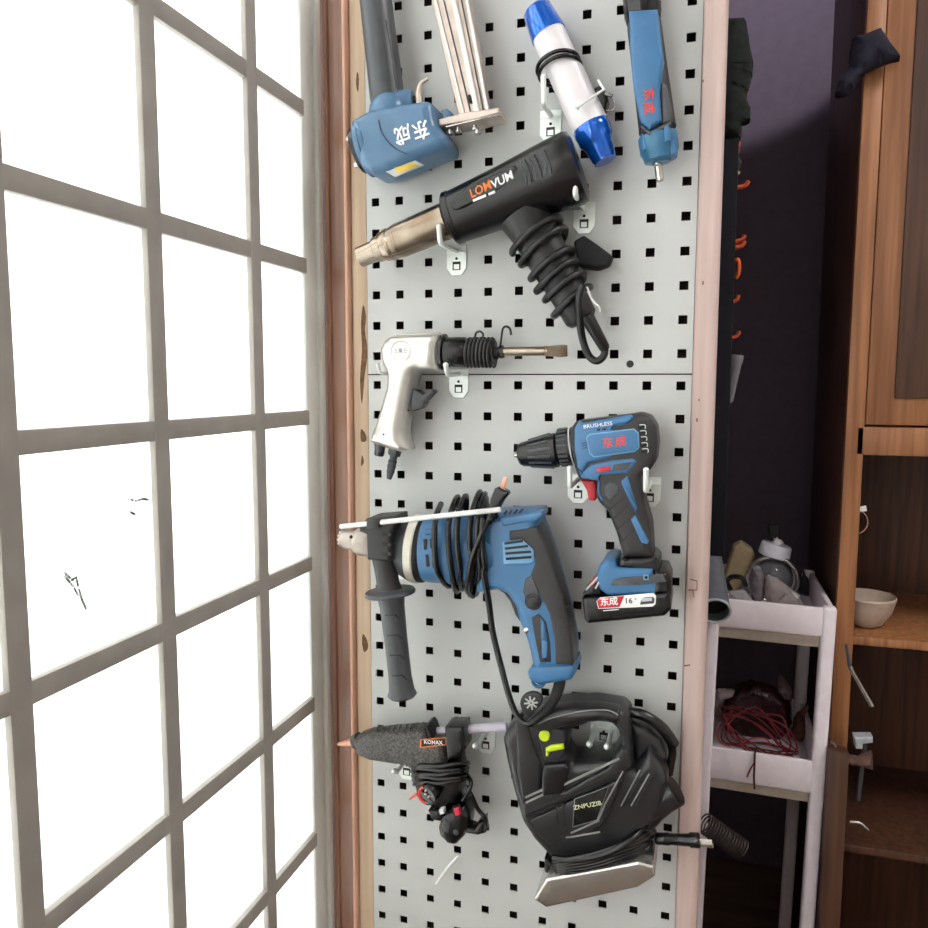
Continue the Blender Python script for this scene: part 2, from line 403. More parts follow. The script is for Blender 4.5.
XS = [0.0064] + [0.038 * c for c in range(1, 11)]
up = pegboard(-0.0056, 0.3916, -0.3264, 0.47, XS, [-0.038 * r for r in range(-12, 9)], 'upper grey steel pegboard panel above the horizontal seam')
lo = pegboard(-0.0056, 0.3916, -1.16, -0.3280, XS, [-0.3404 - 0.038 * r for r in range(0, 21)], 'lower grey steel pegboard panel below the horizontal seam')
p = at(630, 364, -0.0004)
link('mounting_hole_disc', lathe(p, p + Vector((0, -0.0008, 0)), [(0, 0.0042), (0.6, 0.0042), (1, 0.003)], 16), M_black, up)  # black disc standing for a dark round hole
# ------------------------------------------------------------------ materials of the tools
M_rub = mat('black_rubber', (24, 24, 26), 0.42, bump=0.15, scale=120)
M_blk2 = mat('satin_black_plastic', (21, 21, 23), 0.26, bump=0.06)
M_deep = mat('deep_black', (10, 10, 12), 0.5)
M_blue = mat('workshop_blue_plastic', (62, 114, 160), 0.34, bump=0.05, var=0.05)
M_blued = mat('blue_painted_metal', (82, 120, 154), 0.26, var=0.05)
M_gblue = mat('glossy_blue_metal', (16, 104, 220), 0.12, metal=0.5, coat=0.6)
M_grey = mat('dark_grey_rubber', (46, 45, 46), 0.45, bump=0.2)
M_grip = mat('charcoal_grip', (70, 73, 78), 0.4, bump=0.2)
M_alu = mat('polished_aluminium', (214, 212, 206), 0.28, metal=0.75, var=0.03)
M_steel = mat('bright_steel', (205, 203, 198), 0.25, metal=0.9, var=0.05)
M_zinc = mat('zinc_plated_hook', (236, 242, 238), 0.32, metal=0.3, var=0.04)
M_rod = mat('white_plated_rod', (236, 236, 236), 0.3, metal=0.1)
M_brass = mat('heat_tinted_steel', (180, 170, 156), 0.22, metal=0.92, c2=(120, 100, 80), scale=14, stretch=(1, 1, 1))
M_copper = mat('copper_nozzle', (214, 160, 136), 0.35, metal=0.5)
M_cream = mat('cream_metal', (220, 216, 202), 0.35, metal=0.2)
M_red = mat('red_plastic', (206, 44, 56), 0.4)
M_orange = mat('orange_print', (255, 134, 40), 0.5)
M_white = mat('white_print', (244, 244, 244), 0.5, var=0.01)
M_whitep = mat('white_plastic', (226, 222, 226), 0.35, var=0.03)
M_redp = mat('red_print', (226, 72, 52), 0.5)
M_yel = mat('yellow_sticker', (222, 190, 74), 0.5)
M_lgrey = mat('light_grey_sticker', (190, 196, 200), 0.5)
M_lblue = mat('light_blue_trim', (112, 166, 206), 0.4)
M_lime = mat('lime_plastic', (196, 222, 30), 0.4)
M_mag = mat('pinkish_magazine_steel', (206, 190, 180), 0.35, metal=0.5)
M_hglue = mat('worn_speckled_plastic', (44, 42, 42), 0.45, bump=0.9, c2=(96, 94, 92), scale=420)
M_jig = mat('jigsaw_plastic', (40, 40, 42), 0.3, bump=0.15)
M_jig2 = mat('jigsaw_rib', (140, 140, 140), 0.35, bump=0.2)
M_stick = mat('milky_glue', (226, 220, 236), 0.35)
M_edge = mat('pale_edge', (200, 204, 204), 0.4)  # pale grey for rims and edge lines

def pl(name, par, px, Y0, Y1, m, r=0.004, rnd=0.0, ref=None, smooth=0, seg=4, crown=0.0, both=True):
    q = outl(px, (Y0 + Y1) / 2 if ref is None else ref, rnd, smooth)
    return link(name, pillow(q, Y0, Y1, r, seg, crown=crown, both=both), m, par)
def lt(name, par, a, b, prof, m, Y, Yb=None, n=32, squash=1.0, caps=True):
    return link(name, lathe(at(*a, Y), at(*b, Y if Yb is None else Yb), prof, n, None, squash, caps), m, par)
def tb(name, par, pts, r, m, Y=None, smooth=6, n=10, closed=False, rs=None):
    P = [at(p[0], p[1], p[2] if len(p) > 2 else Y) for p in pts]
    return link(name, tube(P, r, n, smooth, closed, rs=rs), m, par, smooth=60)
def px2m(Y=-0.04): return (abs(CAM.y - Y)) / FPX
def strip(name, par, a, b, wpx, Y, m, th=0.0012, bev=0.0004):      # a thin raised bar between two points
    A, B = at(*a, Y), at(*b, Y); d = (B - A).normalized(); n_ = Vector((-d.z, 0, d.x))
    return link(name, obox((A + B) / 2, d, Vector((0, 1, 0)), n_, (B - A).length / 2, th, wpx * px2m(Y) / 2, bev), m, par)
def strips(name, par, segs, wpx, Y, m, th=0.0012):
    bm = nb()
    for a, b in segs:
        A, B = at(*a, Y), at(*b, Y); d = (B - A).normalized(); n_ = Vector((-d.z, 0, d.x))
        obox((A + B) / 2, d, Vector((0, 1, 0)), n_, (B - A).length / 2, th, wpx * px2m(Y) / 2, 0.0, bm)
    return link(name, bm, m, par, smooth=30)
def lsurf(a, b, r, Y, px, py, squash=1.0, off=0.0):                # depth of the front of a turned body under a pixel
    A, B = at(*a, Y), at(*b, Y); ax = (B - A).normalized(); y = Y
    for _ in range(4):
        p = at(px, py, y); q = p - A; d = (Vector((q.x, 0, q.z)) - ax * ax.dot(Vector((q.x, 0, q.z)))).length
        y = Y - squash * math.sqrt(max(r * r - d * d, 0))
    return y - off

# ------------------------------------------------------------------ pegboard hooks
def hook(label, px, py, out, up, plate=True, tipr=0.003, flip=False, two=0.0, w=0.0125, h=0.029, name='pegboard_hook'):
    """Zinc hook: a plate with a square and a round hole on the board, and a prong standing out with an upturned end."""
    p = at(px, py, 0.0); t = thing(name, (p.x, 0, p.z), label, 'hook', 'zinc pegboard hooks')
    x, z = p.x, p.z; s = 1 if flip else -1
    if plate:
        q = [(x - w, z - s * 0.006), (x + w, z - s * 0.006), (x + w, z + s * h * 0.72), (x + w * 0.5, z + s * h), (x - w * 0.5, z + s * h), (x - w, z + s * h * 0.72)]
        pt = link('hook_plate', pillow(round_poly(q, 0.0006, 2), -0.0002, -0.0018, 0.0004, 1), M_zinc, t)
        bm = nb(); cz = z + s * h * 0.62; box(bm, x - 0.005, x + 0.005, -0.0022, -0.0016, cz - 0.005, cz + 0.005); link('square_hole', bm, M_deep, pt, smooth=0)
        bm = nb(); cz -= 0.001; box(bm, x - 0.0034, x + 0.0034, -0.0024, -0.0018, cz - 0.0030, cz + 0.0028); link('hole_tab', bm, M_zinc, pt, smooth=0)
        c = Vector((x, -0.0016, z + s * h * 0.32)); link('round_hole', lathe(c, c + Vector((0, -0.0006, 0)), [(0, 0.0017), (1, 0.0017)], 12), M_deep, pt)
        bm = nb(); box(bm, x - w, x + w, -0.0032, -0.0016, z - 0.0012 + s * 0.002, z + 0.0012 + s * 0.002, 0.0004); link('fold_ridge', bm, M_zinc, pt)
    for dx in ((0,) if not two else (-two, two)):
        P = [Vector((x + dx, 0, z)), Vector((x + dx, -out * 0.5, z - 0.001)), Vector((x + dx, -out + 0.006, z - 0.001)), Vector((x + dx, -out, z + 0.004)), Vector((x + dx, -out - 0.003, z + up))]
        link('prong', tube(P, tipr, 10, 5), M_zinc, t, smooth=60)
        link('prong_tip', ball(P[-1], tipr * 1.08), M_zinc, t)
    return t

# ------------------------------------------------------------------ pneumatic nailer, upside down at the top left
c = at(405, 140, -0.04)
t = thing('pneumatic_nailer', c, 'blue pneumatic nailer hanging upside down at the top left of the board', 'nail gun')
Y0, Y1 = -0.004, -0.07
b = pl('body', t, [(361, 127), (377, 118), (395, 114), (410, 111), (434, 108), (440, 111), (444, 132), (453, 142), (453.5, 153), (431, 162), (396, 177), (380, 179.5), (369, 172)], Y0, Y1, M_blued, 0.013, 0.004, seg=6)
lt('end_cap_band', t, (363.5, 149.5), (375, 145.5), [(0, 0.0310), (0.12, 0.0335), (0.45, 0.0340), (0.5, 0.0330), (0.55, 0.0340), (0.85, 0.0340), (1, 0.0325)], M_blued, -0.037)
ec = lt('end_cap', t, (357.5, 152), (363.6, 149.5), [(0, 0.020), (0.15, 0.0265), (1, 0.0275)], M_blk2, -0.037)
for k in range(4):
    a = math.radians(60 + 90 * k); d = (at(363, 150, -0.037) - at(357, 152, -0.037)).normalized(); u = Vector((-d.z, 0, d.x))
    p = at(357, 152, -0.037) + u * 0.021 * math.cos(a) + Vector((0, -1, 0)) * 0.021 * math.sin(a)
    link('cap_screw', lathe(p - d * 0.002, p + d * 0.004, [(0, 0.003), (0.3, 0.0036), (1, 0.0036)], 12), M_steel, t)
lt('exhaust_bump', t, (372, 140), (372.01, 141), [(0, 0.001), (1, 0.001)], M_blued, -0.04)
g = lt('grip', t, (389, 112), (371, -40), [(0, 0.0195), (0.1, 0.0205), (0.5, 0.0195), (0.93, 0.0185), (1, 0.016)], M_grip, -0.034)
tb('grip_seam', g, [(397, 92, -0.0535), (393, 64, -0.0535), (386, 20, -0.053)], 0.0009, M_blk2)
lt('air_inlet', t, (371, -40), (368, -62), [(0, 0.011), (0.4, 0.011), (0.45, 0.008), (1, 0.008)], M_steel, -0.034)
e = link('elbow', ball(at(390, 113, -0.037), 0.0250, sx=1.0, sz=0.95), M_blued, t)
lt('elbow_neck', t, (392, 107), (414, 100), [(0, 0.0180), (0.7, 0.0140), (0.92, 0.0130), (1, 0.0105)], M_blued, -0.036)
lt('trigger_pivot', t, (413, 101), (417, 100), [(0, 0.006), (1, 0.005)], M_blk2, -0.036)
tb('trigger', t, [(415, 111, -0.045), (419, 104, -0.045), (418.5, 93, -0.045), (421, 84, -0.045), (427.5, 79, -0.045)], 0.003, M_mag, rs=(0.0042, 0.0022))
tb('trigger_foot', t, [(410, 109.5, -0.045), (419, 107, -0.046), (425, 110, -0.045)], 0.0028, M_mag)
tb('seam_line', b, [(378.6, 120, -0.0705), (381, 131, -0.0708), (388, 142, -0.0708), (399, 150.5, -0.0708), (407, 154, -0.0708)], 0.0007, mat('seam_dark_blue', (48, 72, 98), 0.6))  # darker blue line along the body seam
pl('side_tab', t, [(444, 114), (450, 112), (453, 114), (453.5, 121), (446, 123)], -0.025, -0.05, M_blued, 0.002)
np_ = pl('nose_plate', t, [(443, 124), (472, 117), (503, 112.6), (503.5, 118), (478, 125), (444, 130.5)], -0.018, -0.055, M_mag, 0.002)
strip('nose_line', np_, (446, 127), (500, 114.5), 1.0, -0.0552, M_steel)
for a, bb in ((450, 133), (458, 130.6), (474.5, 128.5), (477, 132.5)):
    lt('nose_bolt', t, (a, bb - 3), (a + 0.8, bb + 2.2), [(0, 0.0028), (0.5, 0.0028), (0.55, 0.0042), (0.9, 0.0042), (1, 0.003)], M_steel, -0.045, n=12)
mg = pl('magazine', t, [(449, 66), (430, -20), (466, -27), (482, 66), (490, 113), (461.5, 118.5)], -0.022, -0.046, M_mag, 0.002)
for x0, x1, wd, m_ in ((452.2, 464, 2.2, M_alu), (459.5, 471, 1.2, M_grip), (468, 478, 5.5, M_alu), (474.5, 484, 1.2, M_grip), (479.5, 488.3, 3.2, M_alu)):
    A = (x0, 66); B = (x1, 114); k = (x1 - x0) / 48
    strip('magazine_rail', mg, (x0 - k * 86, -20), B, wd, -0.0468, m_, th=0.0012)
strip('nail_slot', mg, (469, 95), (470.6, 103), 2.4, -0.0485, M_deep)
st = pl('sticker', t, [(383.6, 170.5), (415.5, 160.8), (424, 165), (395, 177)], -0.0575, -0.0612, M_lgrey, 0.0003)
pl('sticker_panel', st, [(394, 168), (413, 162.3), (419, 165.4), (398, 173.5)], -0.0606, -0.0616, M_yel, 0.0003)
for ch, (a, bb) in (('东', (420.5, 129)), ('成', (402.5, 133.5))):
    lettering(ch, at(a, bb, -0.0702), math.radians(180 + 14), 0.0155, M_white, t, depth=0.0016, bold=0.012, wide=0.92)

# ------------------------------------------------------------------ heat gun
t = thing('heat_gun', at(520, 195, -0.04), 'black heat gun with steel nozzle and its cord wound round the grip', 'heat gun')
A, B = (449.5, 219.5), (580, 165.5); Yc = -0.045
prof = [(0, 0.0285), (0.015, 0.0312), (0.05, 0.0312), (0.055, 0.0302), (0.12, 0.0308), (0.5, 0.0345), (0.8, 0.039), (0.95, 0.0405), (0.985, 0.0385), (1, 0.031)]
b = lt('body', t, A, B, prof, M_blk2, Yc, squash=0.95, n=48)
lt('nozzle', t, (359.5, 257.5), (447, 220.5), [(0, 0.0085), (0.005, 0.0122), (0.19, 0.0128), (0.2, 0.0148), (0.27, 0.0152), (0.285, 0.0172), (0.34, 0.0182), (0.345, 0.0192), (0.375, 0.0192), (0.38, 0.0185), (0.43, 0.0188), (0.435, 0.0196), (0.46, 0.0196), (0.465, 0.0202), (1, 0.0212)], M_brass, Yc, n=40)
lt('nozzle_bore', t, (359.2, 257.7), (359.8, 257.4), [(0, 0.0084), (1, 0.0084)], M_deep, Yc, n=20)
bd_ = pl('badge_plate', t, [(453, 209), (456, 200), (471, 186), (497, 172.5), (513, 167), (520, 170), (518.5, 180), (505, 190), (480, 202), (462, 210.5)], -0.060, -0.0778, M_blk2, 0.003, smooth=3)
tb('badge_rim', bd_, [(453.6, 208.5, -0.0772), (456.8, 200.4, -0.0776), (471.5, 186.8, -0.0778), (497, 173.4, -0.0778), (513, 168, -0.0778)], 0.0005, M_grip)
for s, (a, bb), m_ in (('LOM', (480.3, 189.6), M_orange), ('VUM', (502, 180.2), M_white)):
    lettering(s, at(a, bb, -0.0781), math.radians(22.5), 0.0094, m_, t, bold=0.012, shear=0.1, wide=0.92)
strips('small_print', t, [((473, 200.8), (486, 195.4)), ((488.5, 194.4), (495, 191.6))], 2.4, -0.0780, M_white, th=0.0003)
for k in range(6):
    x = 523 + k * 5.0; y = 173.5 - k * 2.2; pts = []
    for s in (-12, -6, 0, 6, 11):
        px_, py_ = x + 0.012 * s * s * -1 + s * 0.30 + 2, y + s
        pts.append((px_, py_, lsurf(A, B, 0.037 + k * 0.0004, Yc, px_, py_, 0.95, 0.0004)))
    tb('vent_rib', t, pts, 0.0011, M_deep if k % 2 else M_grip)
G0, G1 = Vector(at(524, 214, -0.042)), Vector(at(583, 322, -0.038))
gbm = lathe(G0, G1, [(0, 0.030), (0.15, 0.0265), (0.45, 0.0235), (0.8, 0.0195), (0.96, 0.0185), (1, 0.014)], 32, squash=0.95)
link('grip', gbm, M_rub, t)
pl('trigger_block', t, [(575, 243), (585, 237), (597, 245), (613, 257), (609, 266), (598, 270), (580, 268)], -0.006, -0.034, mat('matt_black_trigger', (14, 14, 20), 0.8), 0.004, 0.003)
ax, u, v = frame_of(G1 - G0); L = (G1 - G0).length
def wind(t0, t1, turns, a0, b0, a1, b1, rr, tilt=0.0, ph=0.0, jit=0.0):
    P = []; rd = random.Random(11); J = [(rd.uniform(-1, 1), rd.uniform(-1, 1), rd.uniform(-1, 1)) for _ in range(int(turns * 2) + 3)]
    for i in range(int(turns * 14) + 1):
        f = i / (turns * 14); th = ph + 2 * math.pi * turns * f
        a = a0 + (a1 - a0) * f; bq = b0 + (b1 - b0) * f
        q_ = turns * 2 * f; k_ = int(q_); e_ = q_ - k_; e_ = e_ * e_ * (3 - 2 * e_); j0, j1, j2 = (J[k_][n] * (1 - e_) + J[k_ + 1][n] * e_ for n in range(3))
        a += 0.0022 * j0; bq += 0.0012 * j2
        P.append(G0 + ax * (L * (t0 + (t1 - t0) * f) + tilt * math.cos(th) + 0.0042 * j1) + u * (a * math.cos(th)) + v * (bq * math.sin(th)))
    return P
cord = link('power_cord', tube(wind(0.17, 0.84, 5.5, 0.0325, 0.0315, 0.0245, 0.0235, 0.004, 0.007), 0.0041, 10, 2), M_rub, t, smooth=60)
tb('cord_tail', cord, [(582, 285, -0.066), (579.5, 300, -0.066), (580, 322, -0.055), (583, 341, -0.045), (589, 356, -0.04), (597, 361, -0.04), (603.5, 356, -0.04), (605, 348, -0.04)], 0.0042, M_rub)
lt('plug_sleeve', cord, (605.5, 349.5), (586, 315), [(0, 0.005), (0.06, 0.0062), (0.6, 0.0072), (1, 0.008)], M_rub, -0.04, -0.052)
tb('wire_tie', t, [(587, 287, -0.066), (593, 301, -0.066), (599, 307, -0.066), (600, 312, -0.064)], 0.0011, M_alu)
# ------------------------------------------------------------------ white tubular tool
t = thing('tubular_tool', at(575, 100, -0.03), 'white tubular tool with a glossy blue tapered tip near the top middle', 'tool')
A, B = (548, 34), (591, 127.5)
lt('barrel', t, A, B, [(0, 0.0185), (1, 0.0200)], M_whitep, -0.03, n=40)
lt('tip', t, (590, 125.3), (605.5, 161), [(0, 0.0192), (0.04, 0.0206), (0.2, 0.0206), (0.3, 0.0196), (0.42, 0.0192), (0.5, 0.0165), (0.62, 0.0150), (0.9, 0.0136), (0.93, 0.0128), (1, 0.0126)], M_gblue, -0.03, n=40)
lt('rear_cap', t, (536, 8), (548.5, 35), [(0, 0.013), (0.1, 0.0165), (0.9, 0.0195), (1, 0.0195)], M_gblue, -0.03, n=40)
def ringpts(cx, cy, Y, a, bq, tiltdeg, n=16):
    c_ = at(cx, cy, Y); k = math.radians(tiltdeg); e1 = Vector((math.cos(k), 0, math.sin(k))); 
    return [c_ + e1 * (a * math.cos(2 * math.pi * i / n)) + Vector((0, -1, 0.28)) * (bq * math.sin(2 * math.pi * i / n)) for i in range(n)]
for cy, cx in ((71, 560), (66, 558)):
    link('strap', tube(ringpts(cx, cy, -0.031, 0.0235, 0.0225, 12), 0.0022, 8, 4, True), M_blk2, t, smooth=60)
pl('clip', t, [(594, 92), (600, 88), (607, 94), (609, 102), (606, 112), (600, 112), (596, 102)], -0.004, -0.024, M_blk2, 0.003, 0.002)
tb('clip_wire', t, [(606, 110, -0.02), (613, 110, -0.02), (615, 103, -0.02), (611, 97, -0.02)], 0.0007, M_steel)
lt('clip_pin', t, (604, 94), (613, 96), [(0, 0.0018), (0.9, 0.0018), (1, 0.0012)], M_steel, -0.022, n=10)
h_ = thing('wire_hook', at(600, 98, 0), 'thin wire hook crossing in front of the white tubular tool', 'hook')
tb('prong', h_, [(610, 96, -0.001), (607, 92, -0.03), (604, 89.3, -0.054), (577.5, 107.4, -0.057)], 0.0013, M_zinc, smooth=0)
tb('prong_end', h_, [(577.5, 107.4, -0.057), (576, 108.6, -0.058)], 0.0024, M_zinc, smooth=0)
tb('wire_arm', h_, [(604, 89.3, -0.054), (598.5, 80, -0.05)], 0.0013, M_zinc, smooth=0)
# ------------------------------------------------------------------ die grinder
t = thing('die_grinder', at(652, 110, -0.03), 'slim blue grinder with red characters and a steel collet at the top right', 'grinder')
A, B = (641, 0), (661, 160)
b = lt('body', t, (643.5, 20), (657.5, 130), [(0, 0.0165), (0.05, 0.018), (0.5, 0.0185), (1, 0.0198)], M_grey, -0.03, n=40)
lt('rear_housing', t, (637, -40), (643.6, 21), [(0, 0.014), (0.1, 0.019), (0.9, 0.0195), (1, 0.018)], M_blk2, -0.03, n=40)
pl('front_panel', t, [(629, 12), (658, 10), (664, 60), (660, 95), (662, 122), (650, 130), (641, 124), (634, 92), (631, 62)], -0.036, -0.0525, M_blue, 0.004, ref=-0.048)
pl('side_panel', t, [(661, 84), (667, 88), (673, 115), (672.5, 124), (663, 127), (662, 110)], -0.03, -0.05, M_grip, 0.003)
pl('accent_stripe', t, [(641, 126.5), (650, 132.8), (671, 122.5), (671.5, 126), (650, 137), (641.5, 130)], -0.04, -0.0505, M_grip, 0.001)
hd = lt('gear_head', t, (657.6, 135), (661.2, 163), [(0, 0.0198), (0.08, 0.0212), (0.62, 0.0205), (0.68, 0.019), (0.9, 0.0175), (0.93, 0.012), (1, 0.010)], mat('teal_blue_plastic', (52, 112, 148), 0.3), -0.03, n=40)
for a, bb in ((667, 140), (673, 152), (645, 148)):
    pl('head_rib', t, [(a - 3, bb - 12), (a + 3, bb - 12.5), (a + 4, bb + 4), (a - 2, bb + 5)], -0.03, -0.0505 if a == 667 else -0.046, M_blue, 0.002)
lt('collet', t, (657.2, 160), (660.3, 181.5), [(0, 0.0042), (0.75, 0.0045), (0.8, 0.0042), (0.96, 0.0042), (1, 0.003)], M_steel, -0.032, n=20)
p = at(657, 165.2, -0.0366); link('collet_hole', ball(p, 0.0011), M_deep, t)
for ch, (a, bb) in (('东', (648, 94.5)), ('成', (648.3, 108))):
    lettering(ch, at(a, bb, -0.0528), math.radians(-83), 0.0088, M_redp, t, bold=0.02)
# ------------------------------------------------------------------ air hammer
t = thing('air_hammer', at(410, 380, -0.03), 'silver pistol-shaped air hammer with a black spring and steel chisel', 'air hammer')
Y0, Y1 = -0.008, -0.052
b = pl('body', t, [(388, 341), (395.5, 336), (443, 333.3), (443.5, 352), (441, 371.5), (424, 371.5), (418, 375), (414, 395), (410.5, 413), (407.5, 430), (409.5, 441), (413.5, 449), (404.5, 451.5), (389, 447), (373.5, 441), (377, 430), (381.5, 418), (390.5, 388), (391, 374), (385.5, 362), (384, 350)], Y0, Y1, M_alu, 0.0135, 0.003, seg=7)
c = at(400.5, 351.2, -0.0518)
link('badge_ring', tube([c + Vector((0.0122 * math.cos(i * math.pi / 10), 0, 0.0122 * math.sin(i * math.pi / 10))) for i in range(20)], 0.0008, 8, 1, True), M_alu, t, smooth=60)
lettering('土風王', c + Vector((0, -0.0003, 0.0003)), 0, 0.0042, M_grip, t, bold=0.0, wide=0.95)
strip('top_rail', t, (397, 336.3), (441, 334), 3, -0.03, M_steel, th=0.003)
link('pin', ball(at(383.5, 434.5, -0.0522), 0.0012), M_deep, t); link('pin', ball(at(408.3, 410.5, -0.047), 0.0012), M_deep, t)
lt('barrel_ring', t, (441.5, 352), (446.5, 352.1), [(0, 0.0205), (0.2, 0.0215), (0.8, 0.0215), (1, 0.0195)], M_blk2, -0.03, n=40)
lt('barrel_sleeve', t, (446, 352.1), (468, 352.5), [(0, 0.0178), (0.85, 0.0182), (1, 0.0165)], M_blk2, -0.03, n=40)
P = []
p0, p1 = at(468, 352.5, -0.03), at(494, 352.6, -0.03); ax_, u_, v_ = frame_of(p1 - p0)
for i in range(7 * 16 + 1):
    f = i / (7 * 16); th = 2 * math.pi * 7 * f; P.append(p0.lerp(p1, f) + u_ * 0.0168 * math.cos(th) + v_ * 0.0168 * math.sin(th))
sp_ = link('retainer_spring', tube(P, 0.0017, 8, 0), M_grey, t, smooth=60)
lt('spring_core', t, (467, 352.5), (495, 352.6), [(0, 0.0145), (1, 0.0145)], M_deep, -0.03)
tb('spring_loop', sp_, [(475, 338, -0.03), (476, 333, -0.03), (480, 331.5, -0.03), (483, 334, -0.03), (482.5, 338, -0.03)], 0.0013, M_grey)
tb('spring_end', sp_, [(496, 352, -0.032), (500, 347, -0.036), (501.5, 337, -0.036), (503, 328.5, -0.036), (506.5, 326.5, -0.036), (510, 329, -0.036), (511, 335, -0.036)], 0.0013, M_blk2)
lt('chisel_collar', t, (494.5, 352.6), (503.5, 351.6), [(0, 0.0085), (0.3, 0.0085), (0.35, 0.0065), (0.6, 0.0068), (0.65, 0.0078), (1, 0.0075)], M_grey, -0.03)
ch = lt('chisel', t, (502, 351.6), (548, 351), [(0, 0.0052), (1, 0.0054)], M_brass, -0.03, n=16)
bm = nb(); A, B = at(545, 351, -0.03), at(567.5, 350.8, -0.03)
ring = []
for f, hz, hy in ((0, 0.0056, 0.0054), (0.35, 0.0058, 0.0045), (0.75, 0.0066, 0.0028), (1, 0.0070, 0.0008)):
    q = A.lerp(B, f); k = f * 0.5
    ring.append([bm.verts.new(q + Vector((0, sy * hy * math.cos(k) - sz * hz * math.sin(k) * 0.5, sz * hz * math.cos(k) + sy * hy * math.sin(k)))) for sy, sz in ((-1, -1), (1, -1), (1, 1), (-1, 1))])
for r1, r2 in zip(ring[:-1], ring[1:]):
    for k in range(4): bm.faces.new((r1[k], r1[(k + 1) % 4], r2[(k + 1) % 4], r2[k]))
bm.faces.new(ring[0]); bm.faces.new(ring[-1]); link('chisel_edge', bm, M_brass, ch, smooth=30)
pl('trigger', t, [(415, 389), (419, 390), (425, 394.5), (434.5, 389.5), (436, 392), (428, 400), (424, 407.5), (415, 411), (413, 404)], -0.022, -0.04, M_grip, 0.0015)
strip('trigger_edge', t, (426, 402), (435, 391.5), 3.5, -0.04, M_deep)
lt('exhaust_port', t, (381, 441), (379, 456), [(0, 0.0065), (0.9, 0.0062), (1, 0.005)], M_grip, -0.034)
nt_ = lt('hex_nut', t, (396, 446), (393.8, 455.5), [(0, 0.0085), (0.9, 0.0085), (1, 0.0075)], M_grip, -0.03, n=6)
lt('air_nipple', t, (394, 455), (389, 479), [(0, 0.005), (0.2, 0.0045), (0.25, 0.0058), (0.4, 0.0050), (0.45, 0.0058), (0.62, 0.0046), (0.66, 0.0052), (0.9, 0.0036), (1, 0.0030)], M_grip, -0.03, n=16)

# ------------------------------------------------------------------ cordless drill
t = thing('cordless_drill', at(620, 480, -0.04), 'blue and black cordless drill with a red trigger and battery pack', 'drill')
Y0, Y1 = -0.010, -0.072; Yc = -0.041
lt('chuck_tip', t, (513.5, 455.7), (520, 454.7), [(0, 0.001), (0.3, 0.0028), (1, 0.0048)], M_steel, Yc, n=12)
ck = lt('chuck', t, (518, 454.8), (558, 450), [(0, 0.0075), (0.04, 0.0120), (0.12, 0.0140), (0.5, 0.0172), (0.85, 0.0198), (0.97, 0.0200), (1, 0.0185)], M_blk2, Yc, n=40)
A_, B_ = at(518, 454.8, Yc), at(558, 450, Yc); ax_, u_, v_ = frame_of(B_ - A_); Ln = (B_ - A_).length
bm = nb()
for k in range(14):
    a = 2 * math.pi * k / 14; e = u_ * math.cos(a) + v_ * math.sin(a); tn = ax_.cross(e)
    q0, q1 = A_ + ax_ * Ln * 0.30 + e * 0.0155, A_ + ax_ * Ln * 0.86 + e * 0.0198; d = (q1 - q0).normalized()
    obox((q0 + q1) / 2, d, tn, d.cross(tn), (q1 - q0).length / 2, 0.0013, 0.0012, 0.0005, bm)
link('chuck_ridges', bm, M_grip, ck)
cl = lt('clutch_ring', t, (558.5, 447.8), (575, 445.8), [(0, 0.019), (0.06, 0.0205), (0.7, 0.0220), (0.72, 0.0215), (1, 0.0222)], M_blk2, Yc, n=44)
A_, B_ = at(559, 447.8, Yc), at(570, 446.4, Yc); ax_, u_, v_ = frame_of(B_ - A_); bm = nb()
for k in range(22):
    a = 2 * math.pi * k / 22; e = u_ * math.cos(a) + v_ * math.sin(a); obox((A_ + B_) / 2 + e * 0.0212, ax_, ax_.cross(e), e, 0.0052, 0.0013, 0.0012, 0.0004, bm)
link('clutch_ridges', bm, M_grip, cl)
lt('clutch_line', t, (571.8, 446.2), (573.2, 446.0), [(0, 0.0215), (0.1, 0.0228), (0.9, 0.0228), (1, 0.0215)], M_edge, Yc, n=44)
b = pl('housing', t, [(574, 427), (579, 420), (600, 417.5), (631, 413.8), (641, 412), (651.5, 415.5), (657.5, 425), (659.3, 442), (657.5, 459), (651, 468.5), (643, 474), (646, 500), (652.5, 523), (654, 553), (625.5, 553), (618.5, 528), (610, 507), (602, 499.6), (598.5, 492.5), (599, 479), (582, 477), (578, 466), (575, 448)], Y0, Y1, M_grey, 0.010, 0.003, seg=6)
sh = pl('blue_shell', t, [(576, 428), (580, 420.3), (584, 422.5), (594, 421), (631, 414.6), (634.5, 416), (633, 420.5), (627, 424), (615, 426), (613, 430), (634, 428.3), (638.5, 431), (639.5, 449), (615, 453), (611, 457), (590, 462), (584, 471), (579, 467), (576, 448)], -0.05, -0.0745, M_blue, 0.0035, 0.001)
pl('lower_shell', t, [(579, 468), (584, 471.5), (592, 463.5), (613, 459.5), (634, 457.5), (637.5, 460.5), (628, 472), (602, 474.5), (600, 480), (583, 477.2)], -0.05, -0.0738, M_blue, 0.0025)
pl('panel_rim', sh, [(586, 437), (590, 433.5), (634, 428.5), (639, 433), (639.5, 448), (635, 452), (594, 457.5), (589, 453)], -0.070, -0.0750, M_lblue, 0.001, 0.001)
pl('panel', sh, [(587.2, 437.6), (591, 434.5), (633.5, 429.6), (637.8, 433.4), (638.4, 447.4), (634.4, 450.8), (594.5, 456.2), (590, 452.4)], -0.070, -0.0756, M_blue, 0.0008, 0.001)
for ch_, (a, bb) in (('东', (607.6, 443.4)), ('成', (620.8, 441.8))): lettering(ch_, at(a, bb, -0.0757), math.radians(5), 0.0088, M_redp, t, bold=0.015)
lettering('BRUSHLESS', at(597.8, 425.2, -0.0749), math.radians(8), 0.0040, M_white, t, bold=0.0, wide=1.12)
strips('cooling_slot', sh, [((597.2, 430), (600, 429.5)), ((602.5, 429.2), (606, 428.6))], 2.2, -0.0748, M_deep, th=0.0004)
